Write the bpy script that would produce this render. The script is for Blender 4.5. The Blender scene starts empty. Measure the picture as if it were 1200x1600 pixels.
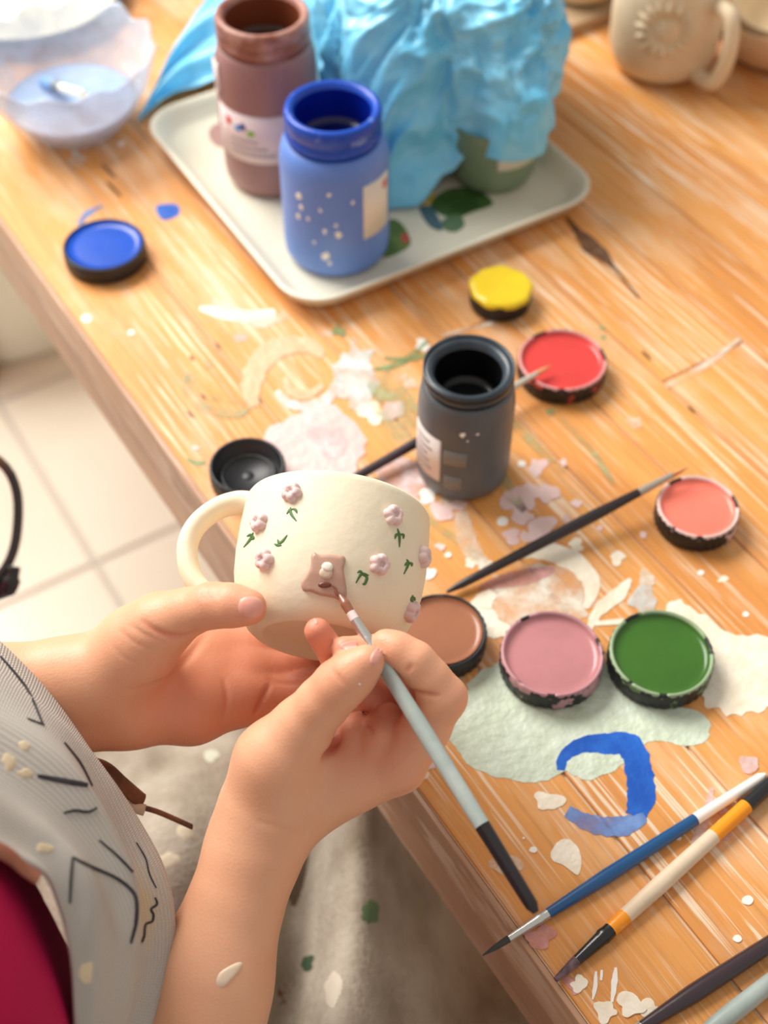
import bpy, bmesh, math, random
import numpy as np
from mathutils import Vector, Matrix, noise
from mathutils.bvhtree import BVHTree
random.seed(7)
scene = bpy.context.scene
COL = scene.collection

# ------------------------------------------------------------------ camera
FPX = 2100.0
DEP = math.radians(50.3)
CAM = np.array([0.0, 0.0, 1.33])
FW = np.array([0, math.cos(DEP), -math.sin(DEP)])
RT = np.array([1.0, 0, 0])
UP = np.cross(RT, FW)
cd = bpy.data.cameras.new('camera')
cam = bpy.data.objects.new('camera', cd)
COL.objects.link(cam)
cam.location = CAM
cam.rotation_euler = (math.pi / 2 - DEP, 0, 0)
cd.sensor_fit = 'VERTICAL'
cd.sensor_height = 24.0
cd.sensor_width = 18.0
cd.lens = FPX / 1600 * 24
cd.clip_start = 0.01
cd.dof.use_dof = True
cd.dof.focus_distance = 0.57
cd.dof.aperture_fstop = 4.2
scene.camera = cam

# ------------------------------------------------------------------ light
w = bpy.data.worlds.new('room_light')
scene.world = w
w.use_nodes = True
w.node_tree.nodes['Background'].inputs[0].default_value = (1.0, 0.965, 0.92, 1)
w.node_tree.nodes['Background'].inputs[1].default_value = 0.58
ld = bpy.data.lights.new('window_light', 'AREA')
ld.shape = 'RECTANGLE'; ld.size = 1.5; ld.size_y = 1.2
ld.energy = 90
ld.color = (1.0, 0.965, 0.91)
lo = bpy.data.objects.new('window_light', ld)
COL.objects.link(lo)
lo.location = (-1.15, 1.6, 2.3)
lo.rotation_euler = (Vector((0.0, 0.5, 0.75)) - Vector(lo.location)).to_track_quat('-Z', 'Y').to_euler()
vs = scene.view_settings
vs.view_transform = 'Standard'
vs.look = 'None'
vs.gamma = 1
vs.use_curve_mapping = False
vs.exposure = 0.0

# ------------------------------------------------------------------ helpers
def ray(px, py):
    return FW + RT * (px - 600) / FPX + UP * (800 - py) / FPX
def P(px, py, z=0.75):
    d = ray(px, py)
    return CAM + d * ((z - CAM[2]) / d[2])
def Q(px, py, Z):
    return CAM + ray(px, py) * Z
def lin(c):
    r = []
    for v in c[:3]:
        v = v / 255.0
        r.append(v / 12.92 if v <= 0.04045 else ((v + 0.055) / 1.055) ** 2.4)
    return (r[0], r[1], r[2], 1.0)

MATS = {}
def mat(name, col, rough=0.5, col2=None, nscale=30, bump=0.0, bscale=80, spec=0.5, coat=0.0, trans=0.0,
        sss=0.0, detail=4, lo=0.4, hi=0.65, stretch=None, alpha=None, ior=1.45, metal=0.0):
    if name in MATS:
        return MATS[name]
    m = bpy.data.materials.new(name)
    m.use_nodes = True
    nt = m.node_tree
    b = nt.nodes['Principled BSDF']
    b.inputs['Base Color'].default_value = lin(col)
    b.inputs['Roughness'].default_value = rough
    b.inputs['Specular IOR Level'].default_value = spec
    b.inputs['Coat Weight'].default_value = coat
    b.inputs['Transmission Weight'].default_value = trans
    b.inputs['IOR'].default_value = ior
    b.inputs['Metallic'].default_value = metal
    if sss:
        b.inputs['Subsurface Weight'].default_value = sss
        b.inputs['Subsurface Radius'].default_value = (1.0, 0.35, 0.2)
        b.inputs['Subsurface Scale'].default_value = 0.006
    tc = nt.nodes.new('ShaderNodeTexCoord')
    vec = tc.outputs['Object']
    if stretch:
        mp = nt.nodes.new('ShaderNodeMapping')
        mp.inputs['Scale'].default_value = stretch
        nt.links.new(vec, mp.inputs['Vector']); vec = mp.outputs['Vector']
    if col2 is not None or alpha is not None:
        n = nt.nodes.new('ShaderNodeTexNoise')
        n.inputs['Scale'].default_value = nscale
        n.inputs['Detail'].default_value = detail
        n.inputs['Roughness'].default_value = 0.6
        nt.links.new(vec, n.inputs['Vector'])
        r = nt.nodes.new('ShaderNodeValToRGB')
        r.color_ramp.elements[0].position = lo
        r.color_ramp.elements[1].position = hi
        nt.links.new(n.outputs['Fac'], r.inputs['Fac'])
        if col2 is not None:
            r.color_ramp.elements[0].color = lin(col)
            r.color_ramp.elements[1].color = lin(col2)
            nt.links.new(r.outputs['Color'], b.inputs['Base Color'])
        if alpha is not None:
            r2 = nt.nodes.new('ShaderNodeMapRange')
            r2.inputs['From Min'].default_value = lo - 0.05
            r2.inputs['From Max'].default_value = hi + 0.05
            r2.inputs['To Min'].default_value = alpha[0]
            r2.inputs['To Max'].default_value = alpha[1]
            nt.links.new(n.outputs['Fac'], r2.inputs['Value'])
            nt.links.new(r2.outputs['Result'], b.inputs['Alpha'])
    if bump:
        n2 = nt.nodes.new('ShaderNodeTexNoise')
        n2.inputs['Scale'].default_value = bscale
        n2.inputs['Detail'].default_value = 5
        nt.links.new(vec, n2.inputs['Vector'])
        bp = nt.nodes.new('ShaderNodeBump')
        bp.inputs['Strength'].default_value = bump
        bp.inputs['Distance'].default_value = 0.002
        nt.links.new(n2.outputs['Fac'], bp.inputs['Height'])
        nt.links.new(bp.outputs['Normal'], b.inputs['Normal'])
    MATS[name] = m
    return m

def new_mesh(name, verts, faces):
    me = bpy.data.meshes.new(name)
    me.from_pydata([tuple(map(float, v)) for v in verts], [], [tuple(map(int, f)) for f in faces])
    me.validate()
    me.update()
    return me

def fix_normals(me):
    bm = bmesh.new(); bm.from_mesh(me)
    bmesh.ops.recalc_face_normals(bm, faces=bm.faces)
    bm.to_mesh(me); bm.free()

def obj(name, verts, faces, material, parent=None, smooth=True, local=False, fix=True):
    """verts in world coordinates unless local; the object's origin goes to its parent's origin or to its own base"""
    V = np.array([tuple(v) for v in verts], dtype=float)
    if parent is not None:
        if not local:
            V = V - np.array(root_loc(parent))
        loc = None
    elif local:
        loc = None
    else:
        loc = np.array([V[:, 0].mean(), V[:, 1].mean(), V[:, 2].min()])
        V = V - loc
    me = new_mesh(name, V, faces)
    if fix:
        fix_normals(me)
    if smooth:
        me.polygons.foreach_set('use_smooth', [True] * len(me.polygons))
    o = bpy.data.objects.new(name, me)
    COL.objects.link(o)
    if loc is not None:
        o.location = loc
    if parent is not None:
        o.parent = parent
    me.materials.append(material)
    return o

def root_loc(o):
    p = Vector((0, 0, 0))
    while o is not None:
        p = p + o.location
        o = o.parent
    return p

def thing(name, label, cat, loc, group=None):
    o = bpy.data.objects.new(name, None)
    COL.objects.link(o)
    o.location = tuple(float(v) for v in loc)
    o.empty_display_size = 0.02
    return tag(o, label, cat, group)

def tag(o, label, cat, group=None):
    o['label'] = label
    o['category'] = cat
    if group:
        o['group'] = group
    return o

def auto_smooth(o, ang=40):
    bm = bmesh.new(); bm.from_mesh(o.data)
    for e in bm.edges:
        if len(e.link_faces) == 2 and e.calc_face_angle(0) > math.radians(ang):
            e.smooth = False
    bm.to_mesh(o.data); bm.free()
    return o

def lathe(prof, n=48, c=(0, 0, 0), M=None, rmod=None):
    V, F = [], []
    m = len(prof)
    for i in range(n):
        a = 2 * math.pi * i / n
        for j, (r, z) in enumerate(prof):
            rr = r
            zz = z
            if rmod:
                rr, zz = rmod(a, r, z, j)
            V.append((rr * math.cos(a), rr * math.sin(a), zz))
    for i in range(n):
        k = (i + 1) % n
        for j in range(m - 1):
            F.append((i * m + j, k * m + j, k * m + j + 1, i * m + j + 1))
    V = np.array(V)
    if M is not None:
        V = V @ np.array(M).T
    V = V + np.array(c)
    return V, F

def catmull(pts, n=8, closed=False):
    pts = [np.array(p, dtype=float) for p in pts]
    out = []
    N = len(pts)
    rng = range(N) if closed else range(N - 1)
    for i in rng:
        if closed:
            p0, p1, p2, p3 = pts[i - 1], pts[i], pts[(i + 1) % N], pts[(i + 2) % N]
        else:
            p0, p1, p2, p3 = pts[max(i - 1, 0)], pts[i], pts[i + 1], pts[min(i + 2, N - 1)]
        for s in range(n):
            t = s / n
            out.append(0.5 * ((2 * p1) + (-p0 + p2) * t + (2 * p0 - 5 * p1 + 4 * p2 - p3) * t * t + (-p0 + 3 * p1 - 3 * p2 + p3) * t ** 3))
    if not closed:
        out.append(pts[-1])
    return out

def tube(pts, rads, n=12, flat=1.0, nrm=None, cap=True):
    """sweep a circle (flattened by 'flat' along nrm) along pts"""
    pts = [np.array(p, dtype=float) for p in pts]
    if not hasattr(rads, '__len__'):
        rads = [rads] * len(pts)
    V, F = [], []
    ref = np.array(nrm if nrm is not None else (0.13, 0.21, 0.97), dtype=float)
    for i, p in enumerate(pts):
        t = pts[min(i + 1, len(pts) - 1)] - pts[max(i - 1, 0)]
        t = t / (np.linalg.norm(t) + 1e-12)
        s = np.cross(t, ref); s /= (np.linalg.norm(s) + 1e-12)
        u = np.cross(s, t)
        for k in range(n):
            a = 2 * math.pi * k / n
            V.append(p + rads[i] * (math.cos(a) * s + math.sin(a) * u * flat))
    m = len(pts)
    for i in range(m - 1):
        for k in range(n):
            F.append((i * n + k, i * n + (k + 1) % n, (i + 1) * n + (k + 1) % n, (i + 1) * n + k))
    if cap:
        F.append(tuple(range(n))[::-1])
        F.append(tuple(range((m - 1) * n, m * n)))
    return V, F

def joinm(*parts):
    V, F = [], []
    for v, f in parts:
        o = len(V)
        V += [tuple(x) for x in v]
        F += [tuple(i + o for i in q) for q in f]
    return V, F

def box(x0, x1, y0, y1, z0, z1, bev=0.0):
    bm = bmesh.new()
    bmesh.ops.create_cube(bm, size=1)
    for v in bm.verts:
        v.co = Vector(((x0 + x1) / 2 + v.co.x * (x1 - x0), (y0 + y1) / 2 + v.co.y * (y1 - y0), (z0 + z1) / 2 + v.co.z * (z1 - z0)))
    if bev:
        bmesh.ops.bevel(bm, geom=list(bm.edges), offset=bev, segments=2, affect='EDGES', profile=0.5)
    bm.verts.index_update()
    V = [tuple(v.co) for v in bm.verts]
    F = [tuple(v.index for v in f.verts) for f in bm.faces]
    bm.free()
    return V, F

def bvh_of(V, F):
    return BVHTree.FromPolygons([tuple(map(float, v)) for v in V], [tuple(map(int, f)) for f in F])

def cast(bvh, px, py):
    d = Vector(ray(px, py)).normalized()
    h = bvh.ray_cast(Vector(CAM), d)
    return h  # loc, normal, idx, dist

def star_decal(bvh, outline, thick, rings=5, base=-0.0004, dome=True, centre=None, sharp=4):
    """raised patch on a surface: outline traced on it, filled by rings around its middle"""
    pts = np.array(outline, dtype=float)
    c = np.array(centre) if centre is not None else pts.mean(axis=0)
    V, F = [], []
    n = len(pts)
    h = cast(bvh, *c)
    if h[0] is None:
        return None
    def nn(h):
        nrm = h[1]
        if nrm.dot(Vector(CAM) - h[0]) < 0:
            nrm = -nrm
        return nrm
    V.append(h[0] + nn(h) * thick)
    last = h
    for r in range(1, rings + 1):
        s = r / rings
        for p in pts:
            q = c + (p - c) * s
            hh = cast(bvh, *q)
            if hh[0] is None or (hh[0] - last[0]).length > 0.03:
                hh = last
            last = hh
            t = thick * (math.sqrt(max(0, 1 - s ** sharp)) if dome else 1.0)
            V.append(hh[0] + nn(hh) * (t if r < rings else (base if dome else thick * 0.7)))
    for i in range(n):
        F.append((0, 1 + i, 1 + (i + 1) % n))
    for r in range(rings - 1):
        for i in range(n):
            a = 1 + r * n + i; b = 1 + r * n + (i + 1) % n
            F.append((a, a + n, b + n, b))
    if not dome:
        o = len(V)
        for i in range(n):
            v = V[1 + (rings - 1) * n + i]
            q = pts[i]
            hh = cast(bvh, *q)
            nrm = nn(hh) if hh[0] is not None else Vector((0, 0, 1))
            V.append(Vector(v) - nrm * (thick * 0.7 + 0.0004))
        for i in range(n):
            F.append((1 + (rings - 1) * n + i, o + i, o + (i + 1) % n, 1 + (rings - 1) * n + (i + 1) % n))
    return V, F

def ribbon_on(bvh, pts, widths, thick=0.0003, sub=5):
    """thin painted stroke laid on a surface along traced points (widths in traced units)"""
    P2 = catmull([(*p, wd) for p, wd in zip(pts, widths)], sub)
    L = []
    last = None
    for i, p in enumerate(P2):
        t = P2[min(i + 1, len(P2) - 1)][:2] - P2[max(i - 1, 0)][:2]
        t = t / (np.linalg.norm(t) + 1e-9)
        nrm = np.array([-t[1], t[0]])
        row = []
        for k in (-1, -0.4, 0.4, 1):
            h = cast(bvh, *(p[:2] + nrm * p[2] * 0.5 * k))
            if h[0] is None or (last is not None and (h[0] - last).length > 0.02):
                row = None
                break
            nn = h[1] if h[1].dot(Vector(CAM) - h[0]) > 0 else -h[1]
            last = h[0]
            row.append(h[0] + nn * (thick if abs(k) < 1 else thick * 0.3))
        if row:
            L.append(row)
    V = [v for r in L for v in r]
    F = []
    for i in range(len(L) - 1):
        for k in range(3):
            F.append((i * 4 + k, i * 4 + k + 1, i * 4 + k + 5, i * 4 + k + 4))
    return V, F

# ------------------------------------------------------------------ signed distance modelling
class Grid:
    def __init__(s, lo, hi, h):
        s.h = h
        s.lo = np.array(lo, dtype=np.float32)
        n = np.ceil((np.array(hi) - np.array(lo)) / h).astype(int) + 1
        s.n = n
        s.ax = [s.lo[i] + h * np.arange(n[i], dtype=np.float32) for i in range(3)]
    def empty(s):
        return np.full(s.n, 1.0, dtype=np.float32)
    def sub(s, lo, hi):
        i0 = np.maximum(np.floor((lo - s.lo) / s.h).astype(int), 0)
        i1 = np.minimum(np.ceil((hi - s.lo) / s.h).astype(int) + 1, s.n)
        return i0, i1
    def cone(s, f, a, ra, b, rb, k=0.004, squash=None):
        a = np.array(a, dtype=np.float32); b = np.array(b, dtype=np.float32)
        m = max(ra, rb) + k + 3 * s.h + 0.002
        i0, i1 = s.sub(np.minimum(a, b) - m, np.maximum(a, b) + m)
        if (i1 <= i0).any():
            return f
        X = s.ax[0][i0[0]:i1[0], None, None] - a[0]
        Y = s.ax[1][None, i0[1]:i1[1], None] - a[1]
        Z = s.ax[2][None, None, i0[2]:i1[2]] - a[2]
        ba = b - a
        L = float(ba @ ba) + 1e-12
        t = np.clip((X * ba[0] + Y * ba[1] + Z * ba[2]) / L, 0, 1)
        d = np.sqrt((X - t * ba[0]) ** 2 + (Y - t * ba[1]) ** 2 + (Z - t * ba[2]) ** 2) - (ra + (rb - ra) * t)
        sl = tuple(slice(i0[i], i1[i]) for i in range(3))
        f[sl] = smin(f[sl], d, k)
        return f
    def ell(s, f, c, r, R=None, k=0.01):
        """ellipsoid, axes in the columns of R"""
        c = np.array(c, dtype=np.float32)
        m = max(r) + k + 3 * s.h
        i0, i1 = s.sub(c - m, c + m)
        X = s.ax[0][i0[0]:i1[0], None, None] - c[0]
        Y = s.ax[1][None, i0[1]:i1[1], None] - c[1]
        Z = s.ax[2][None, None, i0[2]:i1[2]] - c[2]
        R = np.eye(3) if R is None else np.array(R)
        q = [(X * R[0, i] + Y * R[1, i] + Z * R[2, i]) / r[i] for i in range(3)]
        k0 = np.sqrt(q[0] ** 2 + q[1] ** 2 + q[2] ** 2) + 1e-6
        k1 = np.sqrt((q[0] / r[0]) ** 2 + (q[1] / r[1]) ** 2 + (q[2] / r[2]) ** 2) + 1e-6
        d = k0 * (k0 - 1) / k1
        sl = tuple(slice(i0[i], i1[i]) for i in range(3))
        f[sl] = smin(f[sl], d.astype(np.float32), k)
        return f
    def mesh(s, f):
        """naive surface nets"""
        ins = f < 0
        n = np.array(f.shape)
        c = np.zeros(n - 1, dtype=np.int8)
        for dx in (0, 1):
            for dy in (0, 1):
                for dz in (0, 1):
                    c += ins[dx:n[0] - 1 + dx, dy:n[1] - 1 + dy, dz:n[2] - 1 + dz]
        cells = np.argwhere((c > 0) & (c < 8))
        idx = np.full(n - 1, -1, dtype=np.int64)
        idx[tuple(cells.T)] = np.arange(len(cells))
        acc = np.zeros((len(cells), 3)); cnt = np.zeros(len(cells))
        corners = [(x, y, z) for x in (0, 1) for y in (0, 1) for z in (0, 1)]
        for i, A in enumerate(corners):
            for B in corners[i + 1:]:
                if sum(abs(A[k] - B[k]) for k in range(3)) != 1:
                    continue
                fa = f[tuple((cells + A).T)]; fb = f[tuple((cells + B).T)]
                mk = (fa < 0) != (fb < 0)
                t = np.where(mk, fa / np.where(mk, fa - fb, 1), 0)
                p = np.array(A) + t[:, None] * (np.array(B) - np.array(A))
                acc[mk] += p[mk]; cnt[mk] += 1
        V = (cells + acc / cnt[:, None]) * s.h + s.lo
        Fs = []
        for ax in range(3):
            u, v = [(1, 2), (2, 0), (0, 1)][ax]
            sl0 = [slice(None)] * 3; sl1 = [slice(None)] * 3
            sl0[ax] = slice(0, -1); sl1[ax] = slice(1, None)
            a = ins[tuple(sl0)]; b = ins[tuple(sl1)]
            E = np.argwhere(a != b)
            E = E[(E[:, u] > 0) & (E[:, v] > 0) & (E[:, u] < n[u] - 1) & (E[:, v] < n[v] - 1)]
            flip = a[tuple(E.T)]
            def I(du, dv):
                q = E.copy(); q[:, u] -= du; q[:, v] -= dv
                return idx[tuple(q.T)]
            q = np.stack([I(1, 1), I(0, 1), I(0, 0), I(1, 0)], axis=1)
            q[~flip] = q[~flip][:, ::-1]
            Fs.append(q)
        F = np.concatenate(Fs)
        F = F[(F >= 0).all(axis=1)]
        return V, F

def smin(a, b, k):
    if k <= 0:
        return np.minimum(a, b)
    h = np.clip(0.5 + 0.5 * (b - a) / k, 0, 1)
    return b + (a - b) * h - k * h * (1 - h)

# ================================================================== SETTING
# table frame: origin on the front edge, local x along the edge, local y across the top
EDX = np.array([0.539, -0.842, 0.0]); EDX /= np.linalg.norm(EDX)
EDN = np.array([-EDX[1], EDX[0], 0.0])
TO = np.array([0.015, 0.311, 0.75])
def tl(px, py, z=0.75):
    v = P(px, py, z) - TO
    return float(v @ EDX), float(v @ EDN)
def tw(a, b, z=0.75):
    v = TO + EDX * a + EDN * b
    return np.array([v[0], v[1], z])

# ---- floor of cream tiles
tile_m = mat('tile_glaze', (244, 234, 216), 0.28, (238, 226, 206), nscale=6, lo=0.3, hi=0.8)
grout_m = mat('grout', (208, 200, 188), 0.8)
g0 = P(60, 918, 0.0); g1 = P(270, 823, 0.0)
ga = math.atan2(g1[1] - g0[1], g1[0] - g0[0])
V, F = box(-2.6, 2.6, -2.6, 2.6, -0.06, -0.004)
floor = obj('floor', V, F, grout_m, smooth=False, local=True)
gx = P(150, 880, 0.0)
floor.location = (gx[0], gx[1], 0)
floor.rotation_euler = (0, 0, ga)
floor['kind'] = 'structure'
TS = 0.33
V, F = box(-TS / 2 + 0.004, TS / 2 - 0.004, -TS / 2 + 0.004, TS / 2 - 0.004, -0.012, 0.0, 0.0015)
tme = new_mesh('tile', V, F); tme.materials.append(tile_m)
for i in range(-7, 7):
    for j in range(-7, 7):
        o = bpy.data.objects.new('tile', tme); COL.objects.link(o)
        o.parent = floor
        o.location = ((i + 0.5) * TS, (j + 0.5) * TS, 0)

# ---- wood
def wood_mat(name, c1, c2, cpale, worn):
    m = bpy.data.materials.new(name); m.use_nodes = True
    nt = m.node_tree; N = nt.nodes; L = nt.links
    b = N['Principled BSDF']
    tc = N.new('ShaderNodeTexCoord'); oi = N.new('ShaderNodeObjectInfo')
    geo = N.new('ShaderNodeNewGeometry')
    off = N.new('ShaderNodeVectorMath'); off.operation = 'MULTIPLY_ADD'
    off.inputs[1].default_value = (3.1, 7.7, 1.3)
    L.new(oi.outputs['Random'], off.inputs[0]); L.new(tc.outputs['Object'], off.inputs[2])
    def nz(scale, det, rough=0.55, dist=0.0):
        mp = N.new('ShaderNodeMapping'); mp.inputs['Scale'].default_value = scale
        L.new(off.outputs[0], mp.inputs['Vector'])
        n = N.new('ShaderNodeTexNoise'); n.inputs['Scale'].default_value = 1.0
        n.inputs['Detail'].default_value = det; n.inputs['Roughness'].default_value = rough
        n.inputs['Distortion'].default_value = dist
        L.new(mp.outputs[0], n.inputs['Vector'])
        return n.outputs['Fac']
    def rng(v, a, bb, x=0.0, y=1.0):
        r = N.new('ShaderNodeMapRange'); r.inputs['From Min'].default_value = a; r.inputs['From Max'].default_value = bb
        r.inputs['To Min'].default_value = x; r.inputs['To Max'].default_value = y
        L.new(v, r.inputs['Value']); return r.outputs[0]
    def mix(f, a, bb):
        x = N.new('ShaderNodeMix'); x.data_type = 'RGBA'
        if hasattr(f, 'is_linked'): L.new(f, x.inputs[0])
        else: x.inputs[0].default_value = f
        for s, q in ((6, a), (7, bb)):
            if isinstance(q, tuple): x.inputs[s].default_value = lin(q)
            else: L.new(q, x.inputs[s])
        return x.outputs[2]
    def mul(a, bb):
        x = N.new('ShaderNodeMath'); x.operation = 'MULTIPLY'
        L.new(a, x.inputs[0])
        if hasattr(bb, 'is_linked'): L.new(bb, x.inputs[1])
        else: x.inputs[1].default_value = bb
        return x.outputs[0]
    broad = nz((3, 22, 10), 3, 0.5, 0.8)
    fine = nz((10, 420, 60), 4, 0.62)
    col = mix(rng(broad, 0.35, 0.65), c1, c2)
    col = mix(mul(rng(fine, 0.50, 0.70), 0.6), col, tuple(int(v * 0.74) for v in c1))
    tone = rng(oi.outputs['Random'], 0, 1, 0.0, 0.35)
    col = mix(tone, col, c2)
    # worn pale film left by scrubbed-off paint, in streaks along the grain
    streak = nz((9, 380, 40), 4, 0.62, 0.2)
    patch = nz((5, 9, 6), 3, 0.6)
    f1 = mul(rng(streak, 0.54, 0.60), rng(patch, 0.42, 0.58))
    col = mix(mul(f1, worn), col, cpale)
    haze = nz((7, 30, 6), 4, 0.65)
    col = mix(mul(rng(haze, 0.50, 0.72), 0.5 * worn), col, cpale)
    L.new(col, b.inputs['Base Color'])
    b.inputs['Roughness'].default_value = 0.5
    b.inputs['Specular IOR Level'].default_value = 0.4
    bp = N.new('ShaderNodeBump'); bp.inputs['Strength'].default_value = 0.35; bp.inputs['Distance'].default_value = 0.001
    L.new(fine, bp.inputs['Height']); L.new(bp.outputs[0], b.inputs['Normal'])
    return m
wood = wood_mat('table_pine', (208, 136, 68), (228, 160, 86), (238, 218, 190), 0.85)
edge_wood = wood_mat('table_edge_wood', (168, 126, 98), (190, 148, 116), (226, 204, 184), 0.55)
under_m = mat('table_underframe', (120, 86, 60), 0.7)

table = thing('work_table', 'scrubbed orange pine work table with plank top and paint stains', 'table', TO)
table.location = (TO[0], TO[1], 0.0)
table.rotation_euler = (0, 0, math.atan2(EDX[1], EDX[0]))
# plank joints across the top (local y) and butt joints along it (local x)
jy = [0.0, 0.064, 0.124, 0.186, 0.232, 0.278, 0.345, 0.397, 0.448, 0.512, 0.574, 0.64, 0.70, 0.766, 0.83, 0.90]
butt = {3: [-0.25], 5: [-0.147], 1: [-0.62], 7: [-0.52], 9: [0.12], 11: [-0.6], 13: [-0.3]}
X0, X1 = -1.25, 0.62
gap = 0.0006
for i in range(len(jy) - 1):
    xs = [X0] + butt.get(i, []) + [X1]
    for k in range(len(xs) - 1):
        cx = (xs[k] + xs[k + 1]) / 2
        V, F = box(xs[k] + gap - cx, xs[k + 1] - gap - cx, jy[i] + gap, jy[i + 1] - gap, -0.034, 0, 0.0007 if i else 0.0016)
        o = obj('plank', V, F, wood, table, smooth=False, local=True)
        o.location = (cx, 0, 0.75)
V, F = box(X0, X1, 0.0002, 0.9, -0.0335, -0.0016)
o = obj('joint_filler', V, F, mat('joint_dust', (214, 190, 156), 0.8), table, smooth=False, local=True)
o.location = (0, 0, 0.75)
V, F = box(X0, X1, -0.003, 0.0, -0.0335, -0.0012, 0.0008)
o = obj('edge_strip', V, F, edge_wood, table, smooth=False, local=True)
o.location = (0, 0, 0.75)
V, F = box(X0 + 0.01, X1 - 0.01, -0.002, 0.022, -0.072, -0.0348, 0.0012)
o = obj('apron_rail', V, F, edge_wood, table, smooth=False, local=True)
o.location = (0, 0, 0.75)
V, F = box(X0 + 0.03, X1 - 0.03, 0.87, 0.895, -0.072, -0.0348, 0.0012)
o = obj('apron_rail', V, F, under_m, table, smooth=False, local=True)
o.location = (0, 0, 0.75)
for sx in (X0 + 0.05, X1 - 0.05):
    for sy in (0.06, 0.84):
        V, F = box(-0.03, 0.03, -0.03, 0.03, 0.0, 0.7155, 0.003)
        o = obj('leg', V, F, under_m, table, smooth=False, local=True)
        o.location = (sx, sy, 0)
# dark knot split in one plank
def tobj(name, V, F, m):
    V = [(*( (np.array(v) - TO) @ EDX, (np.array(v) - TO) @ EDN ), v[2]) for v in V]
    return obj(name, V, F, m, table, local=True)

# ---- dried paint on the table top
def stain_poly(pts, z=0.7503, jit=0.06, sub=6, seed=0, th=0.0003):
    q = catmull(pts, sub, True)
    c = np.mean(q, axis=0)
    V = []
    for i, p in enumerate(q):
        r = np.linalg.norm(p - c)
        d = (p - c) / (r + 1e-6)
        j = noise.noise(Vector((p[0] * 0.06 + seed, p[1] * 0.06, seed * 1.7))) + 0.6 * noise.noise(Vector((p[0] * 0.2, p[1] * 0.2 + seed, 3.1)))
        p2 = p + d * j * jit * min(r, 60)
        V.append(P(p2[0], p2[1], 0.75))
    n = len(V)
    top = [np.array([v[0], v[1], z]) for v in V]
    bot = [np.array([v[0], v[1], 0.75 - 0.0002]) for v in V]
    F = [tuple(range(n))] + [(i, (i + 1) % n, n + (i + 1) % n, n + i) for i in range(n)]
    return top + bot, F
def stain_stroke(pts, widths, z=0.7503, seed=0, jit=0.25):
    q = catmull([(*p, wd) for p, wd in zip(pts, widths)], 8)
    Lf, Rg = [], []
    for i, p in enumerate(q):
        t = q[min(i + 1, len(q) - 1)][:2] - q[max(i - 1, 0)][:2]
        t = t / (np.linalg.norm(t) + 1e-9)
        nn = np.array([-t[1], t[0]])
        ja = 1 + jit * noise.noise(Vector((p[0] * 0.11, p[1] * 0.11, seed)))
        jb = 1 + jit * noise.noise(Vector((p[0] * 0.11, p[1] * 0.11, seed + 9.0)))
        Lf.append(p[:2] + nn * p[2] / 2 * ja); Rg.append(p[:2] - nn * p[2] / 2 * jb)
    A = [P(*p) for p in Lf]; B = [P(*p) for p in Rg]
    n = len(A)
    V = [np.array([v[0], v[1], z]) for v in A + B] + [np.array([v[0], v[1], 0.7498]) for v in A + B]
    F = []
    for i in range(n - 1):
        F.append((i, i + 1, n + i + 1, n + i))
        F.append((i, i + 1, 2 * n + i + 1, 2 * n + i))
        F.append((n + i, n + i + 1, 3 * n + i + 1, 3 * n + i))
    F.append((0, n, 3 * n, 2 * n)); F.append((n - 1, 2 * n - 1, 4 * n - 1, 3 * n - 1))
    return V, F
def blob(cx, cy, r, seed, ir=0.35, n=11, asp=0.8):
    rr = random.Random(seed)
    H = [(k, ir * rr.uniform(0.35, 1.0) / k ** 0.8, rr.uniform(0, 6.28)) for k in range(2, 6)]
    out = []
    for i in range(n):
        t = 2 * math.pi * i / n
        q = r * max(0.35, 1 + sum(a * math.cos(k * t + p) for k, a, p in H))
        out.append((cx + q * math.cos(t), cy + asp * q * math.sin(t)))
    return out
def paint_m(name, c, c2=None, alpha=None, bump=0.5, rough=0.45, nscale=60, lo=0.4, hi=0.65):
    return mat(name, c, rough, c2 or tuple(int(v * 0.95) for v in c), nscale=nscale, bump=bump, bscale=160, alpha=alpha, lo=lo, hi=hi)
PM = {
    'mint': paint_m('paint_mint', (208, 220, 200), (196, 208, 184), bump=0.9),
    'cream': paint_m('paint_cream', (236, 222, 196), (244, 234, 216), bump=0.6),
    'creamthin': paint_m('paint_cream_thin', (236, 222, 198), (240, 230, 212), alpha=(0.15, 1.0)),
    'pale_pink': paint_m('paint_pale_pink', (222, 188, 182), (230, 202, 196)),
    'pinkthin': paint_m('paint_pink_thin', (228, 200, 200), (236, 214, 212), alpha=(0.25, 1.0)),
    'rose': paint_m('paint_rose', (214, 146, 140), (222, 164, 158), alpha=(0.4, 1.0)),
    'beige': paint_m('paint_beige', (200, 174, 134), (210, 188, 152)),
    'blue': paint_m('paint_cobalt', (20, 84, 180), (34, 104, 200), bump=0.3, rough=0.35),
    'bluethin': paint_m('paint_blue_thin', (86, 130, 204), (120, 156, 214), alpha=(0.45, 1.0), bump=0.2),
    'green': paint_m('paint_green', (120, 160, 104), (140, 172, 120), alpha=(0.25, 0.9)),
    'greenthin': paint_m('paint_green_wash', (160, 172, 120), (176, 184, 136), alpha=(0.0, 0.75)),
    'white': paint_m('paint_white', (244, 240, 232), (238, 232, 222), bump=0.2),
    'knot': paint_m('knot_wood', (74, 46, 36), (110, 66, 40), bump=0.8, alpha=(0.5, 1.0)),
    'splash': paint_m('paint_icy', (214, 224, 220), (226, 232, 226), alpha=(0.4, 1.0)),
}
NST = [0]
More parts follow.
